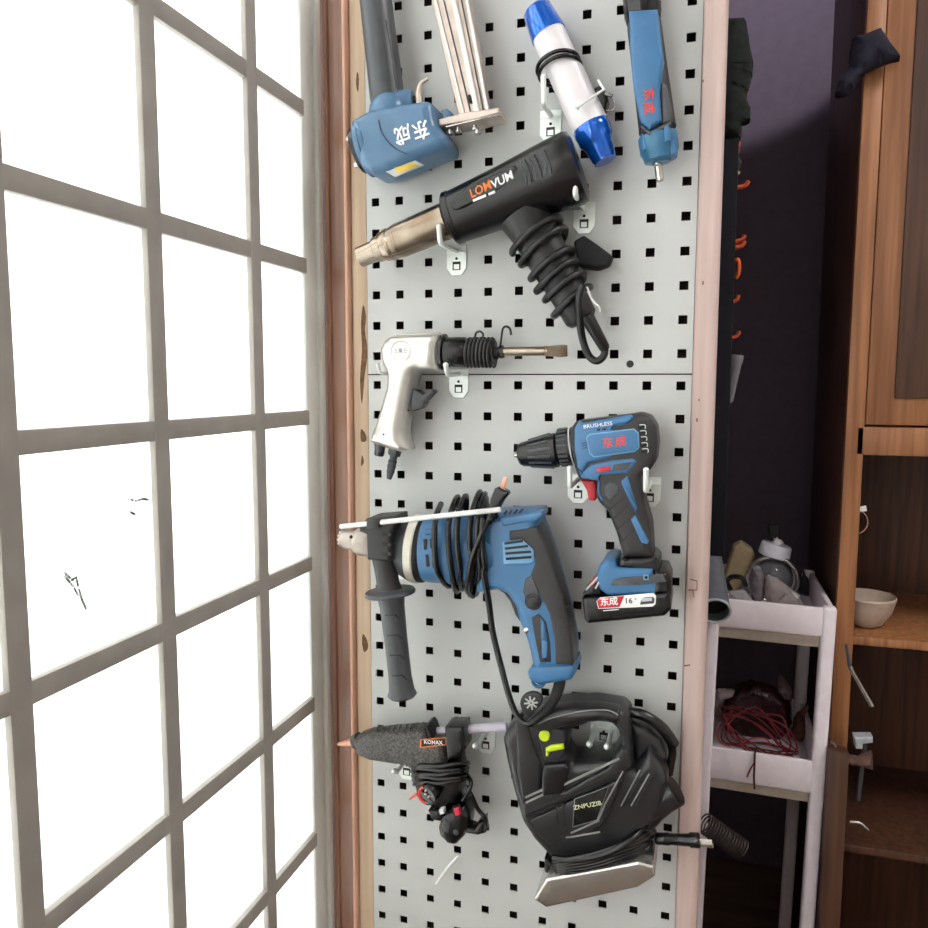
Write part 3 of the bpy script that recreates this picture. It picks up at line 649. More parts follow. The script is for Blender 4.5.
strips('seam_slot', sh, [((581.5, 443.5), (586.5, 442)), ((582, 446), (587, 444.5)), ((582.5, 448.5), (587.5, 447.5))], 1.2, -0.0748, mat('dark_blue_plastic', (40, 78, 112), 0.5), th=0.0004)  # slots in a darker blue than the shell
for k in range(5):
    a, bb = 639.5 + k * 0.7, 427.2 + k * 6.0; q = at(a, bb, -0.0725)
    sl = strip('vent_slot', t, (a - 1.5, bb), (a + 5, bb - 0.6), 3.4, -0.0726, M_deep, th=0.0006)
    tb('vent_rim', sl, [(a, bb - 2.2, -0.0732), (a + 5, bb - 2.4, -0.0732), (a + 6, bb, -0.0732), (a + 5.4, bb + 1.4, -0.0732)], 0.0005, M_edge)
strip('slider_switch', t, (597, 470), (610, 468.6), 4.6, -0.0745, M_red, th=0.002, bev=0.0008)
pl('mark_plate', t, [(614, 464.5), (632, 461.5), (627, 469.5), (612, 471)], -0.070, -0.0747, M_grip, 0.0006)
pl('trigger', t, [(582, 478.5), (596.5, 478.5), (598.5, 490), (597, 499.5), (590, 499), (588.5, 489.5)], -0.028, -0.055, M_red, 0.003, 0.002)
pl('grip_edge', t, [(598.5, 480), (601, 480), (600.4, 492), (604, 499.5), (602, 499.8), (598.3, 493)], -0.06, -0.0725, M_blue, 0.001)
for q in ([(621.5, 481), (627.5, 475.5), (637.5, 507), (635.5, 513), (623, 486)], [(631, 519), (635.8, 514.5), (649, 541), (647.5, 543.5), (641.5, 542)]): pl('grip_stripe', t, q, -0.066, -0.0738, M_blue, 0.001)
strips('grip_groove', t, [((609, 509.5), (625, 498)), ((613.5, 518), (628.5, 505)), ((618, 529), (631, 517)), ((622, 541), (636, 528))], 0.9, -0.0724, M_deep, th=0.0003)
pl('grip_pad', t, [(604, 486), (610, 481), (619, 485), (619, 494), (610, 500), (605, 495)], -0.066, -0.0727, M_grip, 0.0012)
pl('grip_collar', t, [(622, 553), (656, 551), (661, 557), (661, 568), (650, 570), (620, 562)], -0.012, -0.073, M_blk2, 0.006, 0.002)
ft = pl('foot', t, [(604, 558), (611.5, 553.5), (618, 555), (620, 561.5), (655, 562), (655, 573), (666, 572), (671, 580), (670, 588), (611, 588.5), (603.5, 583), (598.5, 574), (601, 564)], -0.008, -0.076, M_blue, 0.005, 0.002)
pl('foot_plate', ft, [(611, 585), (614, 579), (623, 576.5), (640, 575.4), (663, 573.5), (667, 581), (640, 584.5)], -0.07, -0.0775, M_grip, 0.001)
pl('foot_rear', t, [(656, 565), (668, 566), (672, 575), (672, 588), (655, 587)], -0.010, -0.0772, M_blk2, 0.005)
q = at(646, 577.3, -0.0776); link('lamp_rim', obox(q, Vector((1, 0, 0)), Vector((0, 1, 0)), Vector((0, 0, 1)), 0.0028, 0.0008, 0.003, 0.0005), M_lblue, ft); link('lamp_lens', ball(q + Vector((0, -0.0008, 0)), 0.0018, sy=0.5), M_deep, ft)
bt = pl('battery', t, [(586, 590), (611, 588.5), (654, 586.5), (671, 584), (672.5, 601), (666, 607.5), (592, 615), (588.5, 611)], -0.006, -0.080, M_blk2, 0.005, 0.002)
lb = pl('label', bt, [(596.5, 601.5), (600, 597.5), (653.5, 593), (656, 596), (655.5, 604), (652.5, 606.4), (598.5, 608.8)], -0.079, -0.0804, M_white, 0.0002)
pl('label_red', lb, [(597, 601.5), (600.2, 598), (624.5, 595.8), (619.5, 606.9), (599, 608.3)], -0.080, -0.0807, M_red, 0.0002)
pl('label_button', lb, [(641, 600.5), (644, 597.4), (653, 596.6), (654.5, 599), (654, 603.4), (640, 604.6)], -0.080, -0.0808, M_grip, 0.0003)
pl('label_window', lb, [(641.5, 598.4), (652, 597.4), (652, 601), (641.5, 601.8)], -0.0805, -0.0811, M_lgrey, 0.0002)
for ch_, (a, bb) in (('东', (604.6, 602.4)), ('成', (613.6, 601.6))): lettering(ch_, at(a, bb, -0.0808), math.radians(5), 0.0070, M_white, bt, bold=0.015)
lettering('16', at(628.4, 601, -0.0806), math.radians(5), 0.0058, M_deep, bt, bold=0.01, wide=1.1); lettering('V', at(635.5, 599.2, -0.0806), math.radians(5), 0.003, M_deep, bt)
strip('label_line', bt, (603, 610.8), (619, 609.4), 0.9, -0.0802, M_white, th=0.0003)
bm = nb()
tb('latch_edge', bt, [(586, 590, -0.078), (598, 577, -0.074)], 0.0011, M_edge, smooth=0); tb('latch_edge', bt, [(595.5, 588.5, -0.078), (600, 580, -0.074)], 0.0009, M_edge, smooth=0)
pl('latch', bt, [(585.5, 588.5), (598, 574.5), (602, 582), (603, 589), (590, 590)], -0.02, -0.074, M_blk2, 0.002)
pl('latch_button', bt, [(591, 581), (598, 574), (599.5, 577), (593, 583)], -0.03, -0.0755, M_red, 0.001)

# ------------------------------------------------------------------ corded drill with side handle
t = thing('corded_drill', at(480, 560, -0.05), 'big blue corded drill with a grey side handle and coiled cord', 'drill')
Yc = -0.052
ck = lt('chuck', t, (341, 538.5), (375, 543), [(0, 0.0080), (0.03, 0.0105), (0.12, 0.0122), (0.42, 0.0128), (0.46, 0.0155), (0.55, 0.0178), (0.85, 0.0180), (1, 0.0160)], mat('worn_chuck_steel', (178, 168, 160), 0.4, metal=0.6), Yc, n=36)
p = at(351, 537, -0.0655); link('key_hole', ball(p, 0.0022), M_deep, ck)
bm = nb()
for k in range(10):
    a = 2 * math.pi * k / 10; q = at(341.5, 538.6, Yc) + Vector((0, 0.0085 * math.cos(a), 0.0085 * math.sin(a))); ball(q, 0.0022, bm, n=8)
link('chuck_teeth', bm, M_alu, ck)
lt('spindle_neck', t, (374, 543), (402, 546.5), [(0, 0.0190), (1, 0.0205)], M_grey, Yc)
lt('gearbox', t, (396, 546.2), (414, 548.2), [(0, 0.021), (0.2, 0.032), (0.75, 0.0385), (1, 0.0405)], M_grip, Yc, n=44, squash=0.9)
lt('gearbox_ring', t, (412.5, 548), (421.5, 549), [(0, 0.0395), (0.15, 0.0415), (0.85, 0.0420), (1, 0.0405)], M_cream, Yc, n=44, squash=0.9)
lt('black_ring', t, (421, 549), (427, 549.5), [(0, 0.0405), (0.6, 0.0405), (1, 0.0385)], M_deep, Yc, n=44, squash=0.9)  # plain black ring behind the cream one
mb = lt('motor_housing', t, (424, 549), (500, 551), [(0, 0.0380), (0.1, 0.0402), (0.5, 0.0410), (0.9, 0.0400), (1, 0.0370)], M_blue, Yc, n=48, squash=0.9)
for a, bb in ((425, 545), (431.5, 544.5), (427, 560.5), (433.5, 561.5)):
    Ys = lsurf((424, 549), (500, 551), 0.0402, Yc, a, bb, 0.9, 0.0); strip('vent_window', mb, (a, bb - 6), (a + 0.8, bb + 6), 3.6, Ys, M_deep, th=0.0012)
Ys = lsurf((424, 549), (500, 551), 0.0402, Yc, 431, 531, 0.9, 0.0008)
lt('gear_selector', t, (425.5, 532), (434.5, 531.5), [(0, 0.003), (0.1, 0.0042), (0.9, 0.0042), (1, 0.003)], M_blue, Ys, n=16)
bk = pl('rear_housing', t, [(482, 512), (500, 509.6), (544, 507.3), (545, 514), (541.5, 519), (546.5, 531), (554.5, 555), (563.5, 586), (571.5, 615), (575.8, 642), (576.5, 663), (538.5, 663), (534.5, 645), (530.5, 630), (524.5, 617), (520.5, 601), (513, 589), (503, 584.5), (491, 586.5), (482, 588)], -0.020, -0.084, M_blue, 0.012, 0.003, seg=6)
pl('rubber_back', t, [(512, 527.5), (541, 523.5), (547, 535), (555, 558), (564, 588), (571.5, 617), (575, 642), (575.6, 660), (557.5, 660), (556, 634), (551.5, 610), (540.5, 587), (532.5, 572), (537.5, 560), (536, 548), (524, 537.5), (512, 538)], -0.05, -0.0855, M_grey, 0.004, 0.001)
strips('grip_groove', t, [((556, 600), (567.5, 597)), ((558, 609), (570, 606)), ((559.5, 618), (572, 616)), ((560.5, 628), (574, 626))], 0.9, -0.0858, M_deep, th=0.0003)
vp = pl('vent_plate', t, [(503.5, 541), (523.5, 538.5), (535, 548.5), (535, 560), (531, 562.5), (505, 563)], -0.07, -0.0865, M_lblue, 0.0015, 0.001)
strips('vent_slot', vp, [((504.5, 543.5), (523, 541)), ((505, 548.6), (528, 546)), ((505.5, 553.6), (531, 551.6)), ((506, 558.8), (531.5, 557))], 2.6, -0.0866, M_deep, th=0.0005)
strips('rib_slot', t, [((504, 514.8), (507, 510.8)), ((509, 514.2), (512, 510.2)), ((514, 513.6), (517.5, 509.8)), ((519, 513), (523, 509.2))], 2.4, -0.0845, M_deep, th=0.0006)
pl('top_ridge', t, [(503, 515.8), (544, 510), (544.5, 514), (538, 519.5), (505, 524)], -0.06, -0.0865, M_blue, 0.002)
pl('grip_inlay', t, [(527, 577), (533, 574), (540, 590), (541, 598), (527, 598), (524, 590)], -0.07, -0.0855, M_grip, 0.0012)
pl('grip_inlay', t, [(533, 616), (540, 612), (547, 620), (551, 640), (552, 660), (541, 660), (537, 640)], -0.07, -0.0852, M_grey, 0.0012)
pl('inlay_stripe', t, [(541.5, 616), (545, 620), (548.6, 640), (548.5, 656), (543.5, 656), (542.5, 638)], -0.07, -0.0860, M_blue, 0.0008)
c = at(533, 601.6, -0.085); lk = link('lock_button', lathe(c + Vector((0, 0.004, 0)), c + Vector((0, -0.004, 0)), [(0, 0.0095), (0.6, 0.0095), (0.75, 0.0085), (0.76, 0.0062), (0.9, 0.0062), (1, 0.005)], 28), M_grey, t)
link('button_rim', tube([c + Vector((0.0062 * math.cos(i * math.pi / 8), -0.0030, 0.0062 * math.sin(i * math.pi / 8))) for i in range(16)], 0.0007, 8, 2, True), M_deep, lk, smooth=60)
tr_ = pl('trigger', t, [(498, 585), (507, 583.5), (517, 588), (523, 599), (528, 615), (524, 620), (518, 611), (513, 598), (507, 590)], -0.035, -0.068, M_blk2, 0.003)
link('speed_dial', lathe(at(529, 628.5, -0.08), at(524.5, 631, -0.08), [(0, 0.004), (0.7, 0.0042), (1, 0.003)], 14), M_steel, t)
pl('grip_base', t, [(536, 659), (577.5, 657), (579, 665), (574.5, 672.5), (543, 678), (533, 672), (531.8, 665)], -0.03, -0.084, M_blue, 0.006, 0.002)
c = at(538.5, 681, -0.05); link('hang_ring', tube([c + Vector((0.007 * math.cos(i * math.pi / 8), 0, 0.007 * math.sin(i * math.pi / 8))) for i in range(16)], 0.0022, 8, 2, True), M_blue, t, smooth=60)
# side handle
hs = lt('side_handle', t, (391, 596), (402.5, 697), [(0, 0.0165), (0.1, 0.0150), (0.4, 0.0140), (0.8, 0.0140), (0.93, 0.0155), (0.975, 0.0178), (1, 0.0150)], M_grip, -0.078, n=40)
for k in range(4):
    f = 0.18 + k * 0.2; p = at(391 + 11.5 * f - 7, 596 + 101 * f, -0.0925)
    strips('handle_groove', hs, [((383 + 11.5 * f, 597 + 101 * f), (393 + 11.5 * f, 596.5 + 101 * f)), ((393 + 11.5 * f, 596.5 + 101 * f), (398 + 11.5 * f, 601 + 101 * f))], 0.9, -0.0922, M_deep, th=0.0006)
lt('handle_flange', hs, (389.6, 589), (390.3, 595), [(0, 0.014), (0.2, 0.0295), (0.6, 0.0310), (0.85, 0.0305), (1, 0.0160)], M_grip, -0.076, n=44)
lt('handle_stem', hs, (383, 553), (389.6, 591), [(0, 0.0150), (0.3, 0.0138), (0.8, 0.0135), (0.92, 0.0150), (1, 0.0165)], M_grey, -0.074, n=36)
cb = pl('clamp_block', hs, [(366.5, 523), (374, 515.5), (401, 513.5), (402, 522), (398, 530), (397.5, 557), (375, 556), (374, 531), (367, 528)], -0.045, -0.094, M_grey, 0.004, 0.001)
for bb in (534.5, 544.5, 554): 
    strips('clamp_slot', cb, [((382.5, bb), (386.5, bb))], 4.2, -0.0942, M_deep, th=0.0004); link('clamp_stud', ball(at(390, bb, -0.0935), 0.0022), M_grip, cb)
dr = thing('depth_rod', at(420, 517, -0.096), 'white metal depth rod clamped above the big blue corded drill', 'rod')
A_, B_ = at(340, 526.8, -0.0985), at(500.5, 509.5, -0.0985)
link('rod', lathe(A_, B_, [(0, 0.0026), (0.005, 0.0030), (0.995, 0.0030), (1, 0.0026)], 6), M_rod, dr, smooth=20)
link('rod_knob', obox(at(374, 523.5, -0.0985), (B_ - A_).normalized(), Vector((0, 1, 0)), Vector((0, 0, 1)), 0.0085, 0.0042, 0.0055, 0.002), M_grey, t)
# cord
P = []
tops = [(441, 504), (458, 497), (466, 496), (480, 492), (485, 494), (486, 498)]
bots = [(450, 586), (457, 591), (462, 589), (470, 595), (476, 594), (480, 588)]
Pc = []
for i in range(6):
    T_, B2 = tops[i], bots[i]
    mx_, my_ = (T_[0] + B2[0]) / 2, (T_[1] + B2[1]) / 2
    nx = tops[min(i + 1, 5)]
    Pc += [at(T_[0], T_[1], -0.05), at(mx_ - 10 + 2 * i, my_ - 26, -0.0885 - 0.001 * i), at(mx_ - 11 + 2 * i, my_, -0.0945), at(mx_ - 8 + 2 * i, my_ + 26, -0.0885), at(B2[0], B2[1], -0.05), at((B2[0] + nx[0]) / 2 + 4, my_ + 18, -0.012), at((B2[0] + nx[0]) / 2 + 4, my_ - 18, -0.012)]
cd2 = link('power_cord', tube(Pc, 0.0036, 10, 5), M_blk2, t, smooth=60)
tb('cord_strand', cd2, [(488, 520, -0.092), (482, 533, -0.098), (473, 556, -0.098), (469, 575, -0.094), (467.5, 590, -0.075), (473, 596, -0.055)], 0.0036, M_blk2)
tb('cord_strand', cd2, [(482, 560, -0.09), (484, 575, -0.088), (488.6, 601, -0.08), (493, 633, -0.075), (501.5, 668, -0.075), (510, 699, -0.08), (518, 717, -0.085), (527, 724, -0.088), (534, 722, -0.088)], 0.0037, M_blk2)
tb('strain_sleeve', cd2, [(561, 672, -0.055), (559, 686, -0.062), (554, 699, -0.07), (545, 711, -0.08), (531, 723, -0.088)], 0.0062, M_rub, rs=(0.0072, 0.005))
pg = pl('plug', cd2, [(489, 515), (492, 498), (496, 488), (500, 486.5), (509, 491), (509.5, 494), (504, 500), (500, 508), (497, 515)], -0.082, -0.098, M_blk2, 0.0025)
lt('plug_neck', pg, (494, 512), (487.5, 523), [(0, 0.0075), (0.3, 0.0075), (0.35, 0.0055), (0.6, 0.0062), (0.65, 0.0050), (1, 0.0045)], M_blk2, -0.09, n=16)
for s in (-0.0045, 0.0035):
    q0, q1 = at(502, 490, -0.09 + s), at(506, 477.5, -0.09 + s); d = (q1 - q0).normalized()
    link('plug_prong', obox((q0 + q1) / 2, d, Vector((0, 1, 0)), Vector((-d.z, 0, d.x)), (q1 - q0).length / 2, 0.0008, 0.0027, 0.0004), M_copper, pg)
kh = pl('chuck_key_holder', cd2, [(520.5, 703), (523, 695.5), (530, 691.5), (538, 692.5), (543, 698), (541, 704), (534, 712), (529.5, 717.5), (524, 712)], -0.088, -0.0955, M_rub, 0.002, smooth=3)
c = at(531, 703, -0.0957); bm = nb()
for k in range(8):
    a = k * math.pi / 4 + 0.2; d = Vector((math.cos(a), 0, math.sin(a))); obox(c + d * 0.0045, d, Vector((0, 1, 0)), Vector((-d.z, 0, d.x)), 0.0034, 0.0005, 0.0009, 0.0, bm)
link('star_cutout', bm, mat('star_grey', (176, 178, 178), 0.6), kh, smooth=0)
# ------------------------------------------------------------------ glue gun
t = thing('glue_gun', at(415, 745, -0.04), 'worn dark glue gun with a copper nozzle and its cord bundled below', 'glue gun')
Y0, Y1 = -0.022, -0.056; Yc = -0.036
lt('nozzle', t, (337.5, 744.2), (356, 741.6), [(0, 0.0010), (0.05, 0.0022), (0.5, 0.0052), (0.55, 0.0046), (0.75, 0.0058), (1, 0.0075)], M_copper, Yc, n=20)
lt('nozzle_collar', t, (352.5, 742), (359, 741), [(0, 0.0065), (0.2, 0.0088), (1, 0.0115)], M_hglue, Yc)
b = pl('body', t, [(356, 737.5), (362, 732.5), (371, 729.5), (395, 726.5), (425, 724.5), (430, 727), (434, 734), (449, 733), (450, 757), (445, 768), (414, 766), (408, 762), (395, 760.5), (372, 757), (359, 750)], Y0, Y1, M_hglue, 0.012, 0.002, seg=6)
for k in range(9):
    x = 377 + k * 5.6; y = 727.4 - k * 0.62
    tb('cooling_rib', b, [(x + 1.5, y, -0.034), (x + 0.5, y + 1.5, -0.048), (x - 0.5, y + 5, -0.0565)], 0.0011, M_hglue, n=8)
pl('rear_flange', t, [(428.5, 722), (431, 720.8), (434, 724), (437, 733), (434.5, 736.5), (431, 733)], -0.022, -0.054, M_deep, 0.003)
lb = pl('label', t, [(420.5, 739.5), (447, 737.2), (447.3, 745), (420, 747.8)], -0.0555, -0.0568, M_orange, 0.0002)
pl('label_field', lb, [(421.5, 740.2), (445.4, 738.2), (445.6, 744.2), (421.3, 746.9)], -0.0565, -0.0573, M_deep, 0.0002)
lettering('KOMAX', at(433.2, 742.5, -0.0574), math.radians(5), 0.0047, M_white, lb, bold=0.015, wide=1.0)
st_ = pl('strap', t, [(448.5, 722), (452, 721), (467, 721.5), (469, 744), (463, 752), (451, 755), (449, 740)], -0.022, -0.058, M_blk2, 0.005, 0.001)
pl('grip', t, [(414, 764), (447, 758), (463, 753), (467, 775), (462, 800), (440, 806), (420, 792)], -0.014, -0.052, M_blk2, 0.012, 0.003, seg=5)
cdp = []
for i in range(5):
    y = 764 + i * 4.2; s = i * 0.7
    cdp += [at(412.5 + s, y + 3, -0.030), at(420 + s, y + 1.6 - 2 * (i % 2), -0.056), at(440, y + 2.4, -0.061), at(460, y - 1 + (i % 2) * 2, -0.055), at(467 - s, y - 1, -0.030), at(440, y, -0.009)]
cd3 = link('power_cord', tube(cdp, 0.0031, 10, 5), M_blk2, t, smooth=60)
c = at(427.5, 794.5, -0.064)
pf = link('plug', lathe(c + Vector((0.006, 0.016, 0.006)), c + Vector((0, -0.001, 0)), [(0, 0.008), (0.5, 0.0128), (0.9, 0.0130), (1, 0.0118)], 30), M_blk2, cd3)
e1, e2 = Vector((0.78, 0, -0.62)), Vector((0.62, 0, 0.78))
link('plug_rim', tube([c + Vector((0, -0.001, 0)) + e1 * (0.0128 * math.cos(i * math.pi / 10)) + e2 * (0.0120 * math.sin(i * math.pi / 10)) for i in range(20)], 0.0009, 8, 2, True), M_deep, pf, smooth=60)
link('red_crescent', tube([c + Vector((0, -0.0014, 0)) + Vector((math.cos(a), 0, math.sin(a))) * 0.0105 for a in [math.radians(q) for q in range(115, 262, 12)]], 0.0019, 8, 1, rs=(0.0019, 0.0015)), mat('bright_red_plastic', (235, 56, 44), 0.35), pf, smooth=60)
for a, bb, L, an in ((426, 790, 0.004, 60), (430.5, 792, 0.0055, -55), (429, 796.5, 0.0035, 30), (433, 795, 0.004, 75), (425.5, 794, 0.003, -30)):
    q = at(a, bb, -0.0665); k = math.radians(an); dd = Vector((math.cos(k), 0, math.sin(k))); link('plug_pin', obox(q, dd, Vector((0, 1, 0)), Vector((-dd.z, 0, dd.x)), L / 2 * 1.2, 0.0012, 0.0009, 0.0004), M_alu, pf)
tb('orange_lead', cd3, [(417.5, 794, -0.055), (413.5, 796, -0.05), (409.5, 799.5, -0.045)], 0.0015, mat('orange_plastic', (250, 92, 62), 0.4), smooth=2, rs=(0.0022, 0.0010))
sw = pl('inline_switch', cd3, [(444, 812), (450, 806), (460, 801), (469, 799.5), (473, 810), (472, 822), (467, 831), (459, 839), (451, 838), (443, 830), (441.5, 822)], -0.022, -0.060, M_blk2, 0.010, 0.003, seg=5)
pl('grey_cheek', sw, [(446, 817), (452, 821), (450.5, 833), (444, 829), (442.5, 822)], -0.05, -0.0605, M_grip, 0.003)
pl('switch_rim', sw, [(452.5, 806.5), (459, 804.5), (462, 815), (455.5, 817.5)], -0.056, -0.0618, M_deep, 0.0005)
pl('red_rocker', sw, [(454.2, 808), (459.2, 806.6), (461, 813.6), (456, 815.2)], -0.058, -0.0640, mat('hot_red_plastic', (236, 52, 78), 0.35), 0.001)
q = at(456, 832, -0.0595); link('switch_screw', lathe(q, q + Vector((0, -0.0014, 0)), [(0, 0.0038), (0.7, 0.0036), (1, 0.0026)], 16), M_grip, sw)
pl('small_block', cd3, [(431, 806), (441, 805.5), (446, 811), (443, 816.5), (435, 815)], -0.03, -0.056, M_blk2, 0.003); pl('white_tab', cd3, [(440, 808.6), (444.5, 807.6), (445.2, 812), (441, 813)], -0.05, -0.0585, M_white, 0.0006)
tb('cord_loop', cd3, [(466, 786, -0.05), (472, 796, -0.05), (478, 809, -0.045), (485, 817.5, -0.045), (486, 824, -0.045), (478, 827, -0.045), (470, 826, -0.045)], 0.0026, M_blk2)
tb('cord_loop', cd3, [(463, 800, -0.055), (468, 792, -0.056), (471, 782, -0.05), (466, 774, -0.035)], 0.0028, M_blk2)
pl('plug_end', cd3, [(466, 822), (476, 825), (480, 819), (486, 816), (487.5, 829), (480, 831), (468, 829)], -0.032, -0.055, M_blk2, 0.004)
tb('stand_wire', t, [(371, 757.5, -0.05), (390, 759.5, -0.05), (405, 761.8, -0.05), (405.8, 765, -0.05)], 0.0011, M_alu, smooth=0)
gs = thing('glue_stick', at(470, 729, -0.034), 'milky white glue stick poking from the back of the glue gun', 'glue stick')
lt('stick', gs, (433, 731.8), (507, 726.4), [(0, 0.0053), (0.99, 0.0055), (1, 0.0048)], M_stick, -0.034, n=20)

# ------------------------------------------------------------------ jigsaw
t = thing('jigsaw', at(590, 790, -0.045), 'bulky black jigsaw with lime switch and round dust port at the bottom right', 'jigsaw')
hole = [(566.5, 731), (571, 728.5), (583, 724), (597, 720.5), (612, 722), (619, 729), (621, 742), (612, 757), (598, 759), (584, 760), (573, 760.5), (566, 750), (568, 740)]
outer = [(505.5, 734), (509, 725), (518, 716), (541, 705), (572, 701), (597, 701), (624, 705.5), (630, 712), (633, 740), (634, 764), (650, 745), (663, 760), (669, 775), (660, 812), (650, 818), (640, 826), (622, 846), (604, 853), (585, 860), (560, 858), (549, 846), (536, 832), (525, 815), (516, 783), (510, 757)]
Y0, Y1 = -0.014, -0.070
oo = outl(outer, -0.05, 0.004); hh_ = outl(hole, -0.06, 0.003)
b = link('body', pillow(oo, Y0, Y1, 0.011, 6, holes=[hh_]), M_jig, t)
pl('front_column', t, [(517, 716), (521, 712), (530, 722), (535, 740), (543, 760), (543, 788), (524, 797), (519, 770)], -0.05, -0.0735, M_jig, 0.004, 0.001)
pl('handle_shell', t, [(522, 716), (541, 707), (572, 703.5), (597, 703.5), (619, 707), (622, 714), (618, 722), (605, 717), (585, 719), (562, 724), (545, 731), (534, 726)], -0.045, -0.0755, M_jig, 0.009, 0.001)
tb('handle_seam', t, [(538, 724, -0.0755), (552, 718, -0.0762), (580, 711.5, -0.0762), (606, 710, -0.0762), (618, 715, -0.0762)], 0.0007, M_jig2)
pl('switch_zone', t, [(538, 728), (548, 724), (566, 727), (568, 736), (565, 751), (560, 758), (546, 756), (542, 740)], -0.05, -0.0725, mat('purplish_black_plastic', (34, 30, 44), 0.5), 0.002)
q = at(544.8, 735, -0.0725); link('lock_button', lathe(q, q + Vector((0, -0.005, 0)), [(0, 0.0064), (0.7, 0.0064), (1, 0.0050)], 24), M_lime, t)
pl('trigger', t, [(547.5, 744), (553, 741), (565, 739.8), (565.8, 744.5), (556, 746.6), (551, 747.6), (550, 752), (547.5, 751)], -0.05, -0.0765, M_lime, 0.002)
lr = pl('lower_rail', t, [(524.5, 797.5), (543, 788.5), (567, 786), (610, 762), (622, 744), (630, 745), (632, 762), (624, 771), (570, 795), (526, 813)], -0.05, -0.0765, M_jig, 0.003)
strips('light_ridge', lr, [((526, 802.5), (619, 758.5)), ((525.5, 797.5), (544, 789))], 2.2, -0.0770, M_jig2, th=0.0008)
strip('dark_groove', t, (527, 813.5), (624, 770.5), 1.8, -0.0768, M_deep, th=0.0004)
pl('strap_wrap', t, [(546, 760), (567, 758), (571, 762), (566, 784), (564, 788), (544, 791), (543.5, 772)], -0.05, -0.0785, M_blk2, 0.003, 0.001)
fp = pl('front_plate', t, [(532, 815), (570, 797), (624, 773), (618, 790), (604, 820), (570, 834), (552, 838), (541, 830)], -0.05, -0.0765, M_jig, 0.002)
bp_ = pl('name_plate', fp, [(574.7, 799), (608.6, 786.5), (597, 820), (572.7, 827)], -0.075, -0.0778, M_blk2, 0.0006)
tb('plate_rim', bp_, [(574.7, 799, -0.0779), (608.6, 786.5, -0.0779), (597, 820, -0.0779), (572.7, 827, -0.0779), (574.7, 799, -0.0779)], 0.0005, M_jig2, smooth=0)
lettering('ZNPUZIB', at(587.4, 805.6, -0.0779), math.radians(19.5), 0.0050, mat('pale_lime_print', (226, 232, 184), 0.5), bp_, bold=0.0, wide=1.15)
strips('plate_ridge', fp, [((604.5, 805), (623, 771)), ((604.5, 805.5), (598, 820.5)), ((571, 833), (599, 820.5)), ((566, 837.5), (600, 832))], 1.5, -0.0770, M_jig2, th=0.0008)
strips('panel_slot', fp, [((557, 805), (557.5, 824)), ((563, 801), (565.5, 826)), ((553, 793.5), (553.6, 797)), ((558.5, 791.5), (559, 795))], 2.6, -0.0769, M_deep, th=0.0003)
for k in range(4):
    strip('vent_ridge', t, (621 + k * 5, 806 - k * 0), (640 + k * 4.6, 770 + k * 2), 1.3, -0.0705, M_jig2 if k % 2 == 0 else M_deep, th=0.0008)
lt('dust_port', t, (644, 806), (675, 789), [(0, 0.0250), (0.3, 0.0215), (0.6, 0.0195), (0.9, 0.0190), (1, 0.0185)], M_jig, -0.045, n=40)
lt('port_bore', t, (675.0, 789), (675.7, 788.6), [(0, 0.0166), (1, 0.0166)], M_deep, -0.045, n=30)
tb('rear_cable', t, [(628, 712, -0.04), (640, 714, -0.042), (652, 720, -0.042), (664, 730, -0.04), (674, 745, -0.036)], 0.0055, M_blk2, rs=(0.0062, 0.0068))
tb('rear_cable', t, [(671, 743, -0.036), (672.5, 752, -0.034), (671, 762, -0.034), (669, 774, -0.034)], 0.0048, M_blk2)
pl('motor_bulge', t, [(630, 716), (648, 722), (662, 735), (668, 752), (664, 765), (652, 775), (634, 775)], -0.012, -0.048, M_jig, 0.010, 0.002)
# shoe and wound cord at the bottom
sh = pl('shoe_plate', t, [(552, 860), (640, 843), (655, 847), (657, 857), (640, 868), (552, 888), (540, 880)], -0.008, -0.085, M_steel, 0.003, 0.001)
pl('shoe_clamp', t, [(548, 846), (556, 850), (590, 861), (618, 846), (636, 834), (652, 833), (656, 842), (648, 850), (600, 866), (560, 868), (548, 860)], -0.012, -0.066, M_blk2, 0.005, 0.002)
cw = []
for i in range(5):
    y = 857 + i * 3.0
    cw += [at(548 + i, y + 5, -0.03), at(560, y + 4 - i * 0.5, -0.078), at(595, y - 3, -0.084), at(630, y - 15, -0.078), at(648 + (i % 2) * 3, y - 24, -0.05), at(645, y - 20, -0.012), at(595, y, -0.009), at(556, y + 6, -0.014)]
cj = link('power_cord', tube(cw, 0.0036, 10, 4), M_blk2, t, smooth=60)
tb('cord_strand', cj, [(553, 858, -0.078), (575, 860, -0.084), (605, 854, -0.086), (628, 842, -0.08), (643, 828, -0.06), (650, 820, -0.04)], 0.0040, M_blk2)
pg = lt('plug', cj, (655, 838.5), (700, 840.5), [(0, 0.0050), (0.04, 0.0066), (0.3, 0.0070), (0.34, 0.0062), (0.75, 0.0070), (0.8, 0.0084), (0.98, 0.0084), (1, 0.0070)], M_blk2, -0.048, n=24)
for s, o2 in ((-0.004, 0), (0.004, 1)):
    q0, q1 = at(699.5, 841.5 + o2 * 2.4, -0.048 + s), at(712 + o2 * 1.5, 842.3 + o2 * 3.2, -0.048 + s); d = (q1 - q0).normalized()
    link('plug_prong', obox((q0 + q1) / 2, d, Vector((0, 1, 0)), Vector((-d.z, 0, d.x)), (q1 - q0).length / 2, 0.0008, 0.0030, 0.0004), M_cream if not o2 else M_steel, pg)
tb('cord_strand', cj, [(656, 838.6, -0.048), (649, 838, -0.046), (640, 842, -0.046), (632, 850, -0.05)], 0.0042, M_grip)

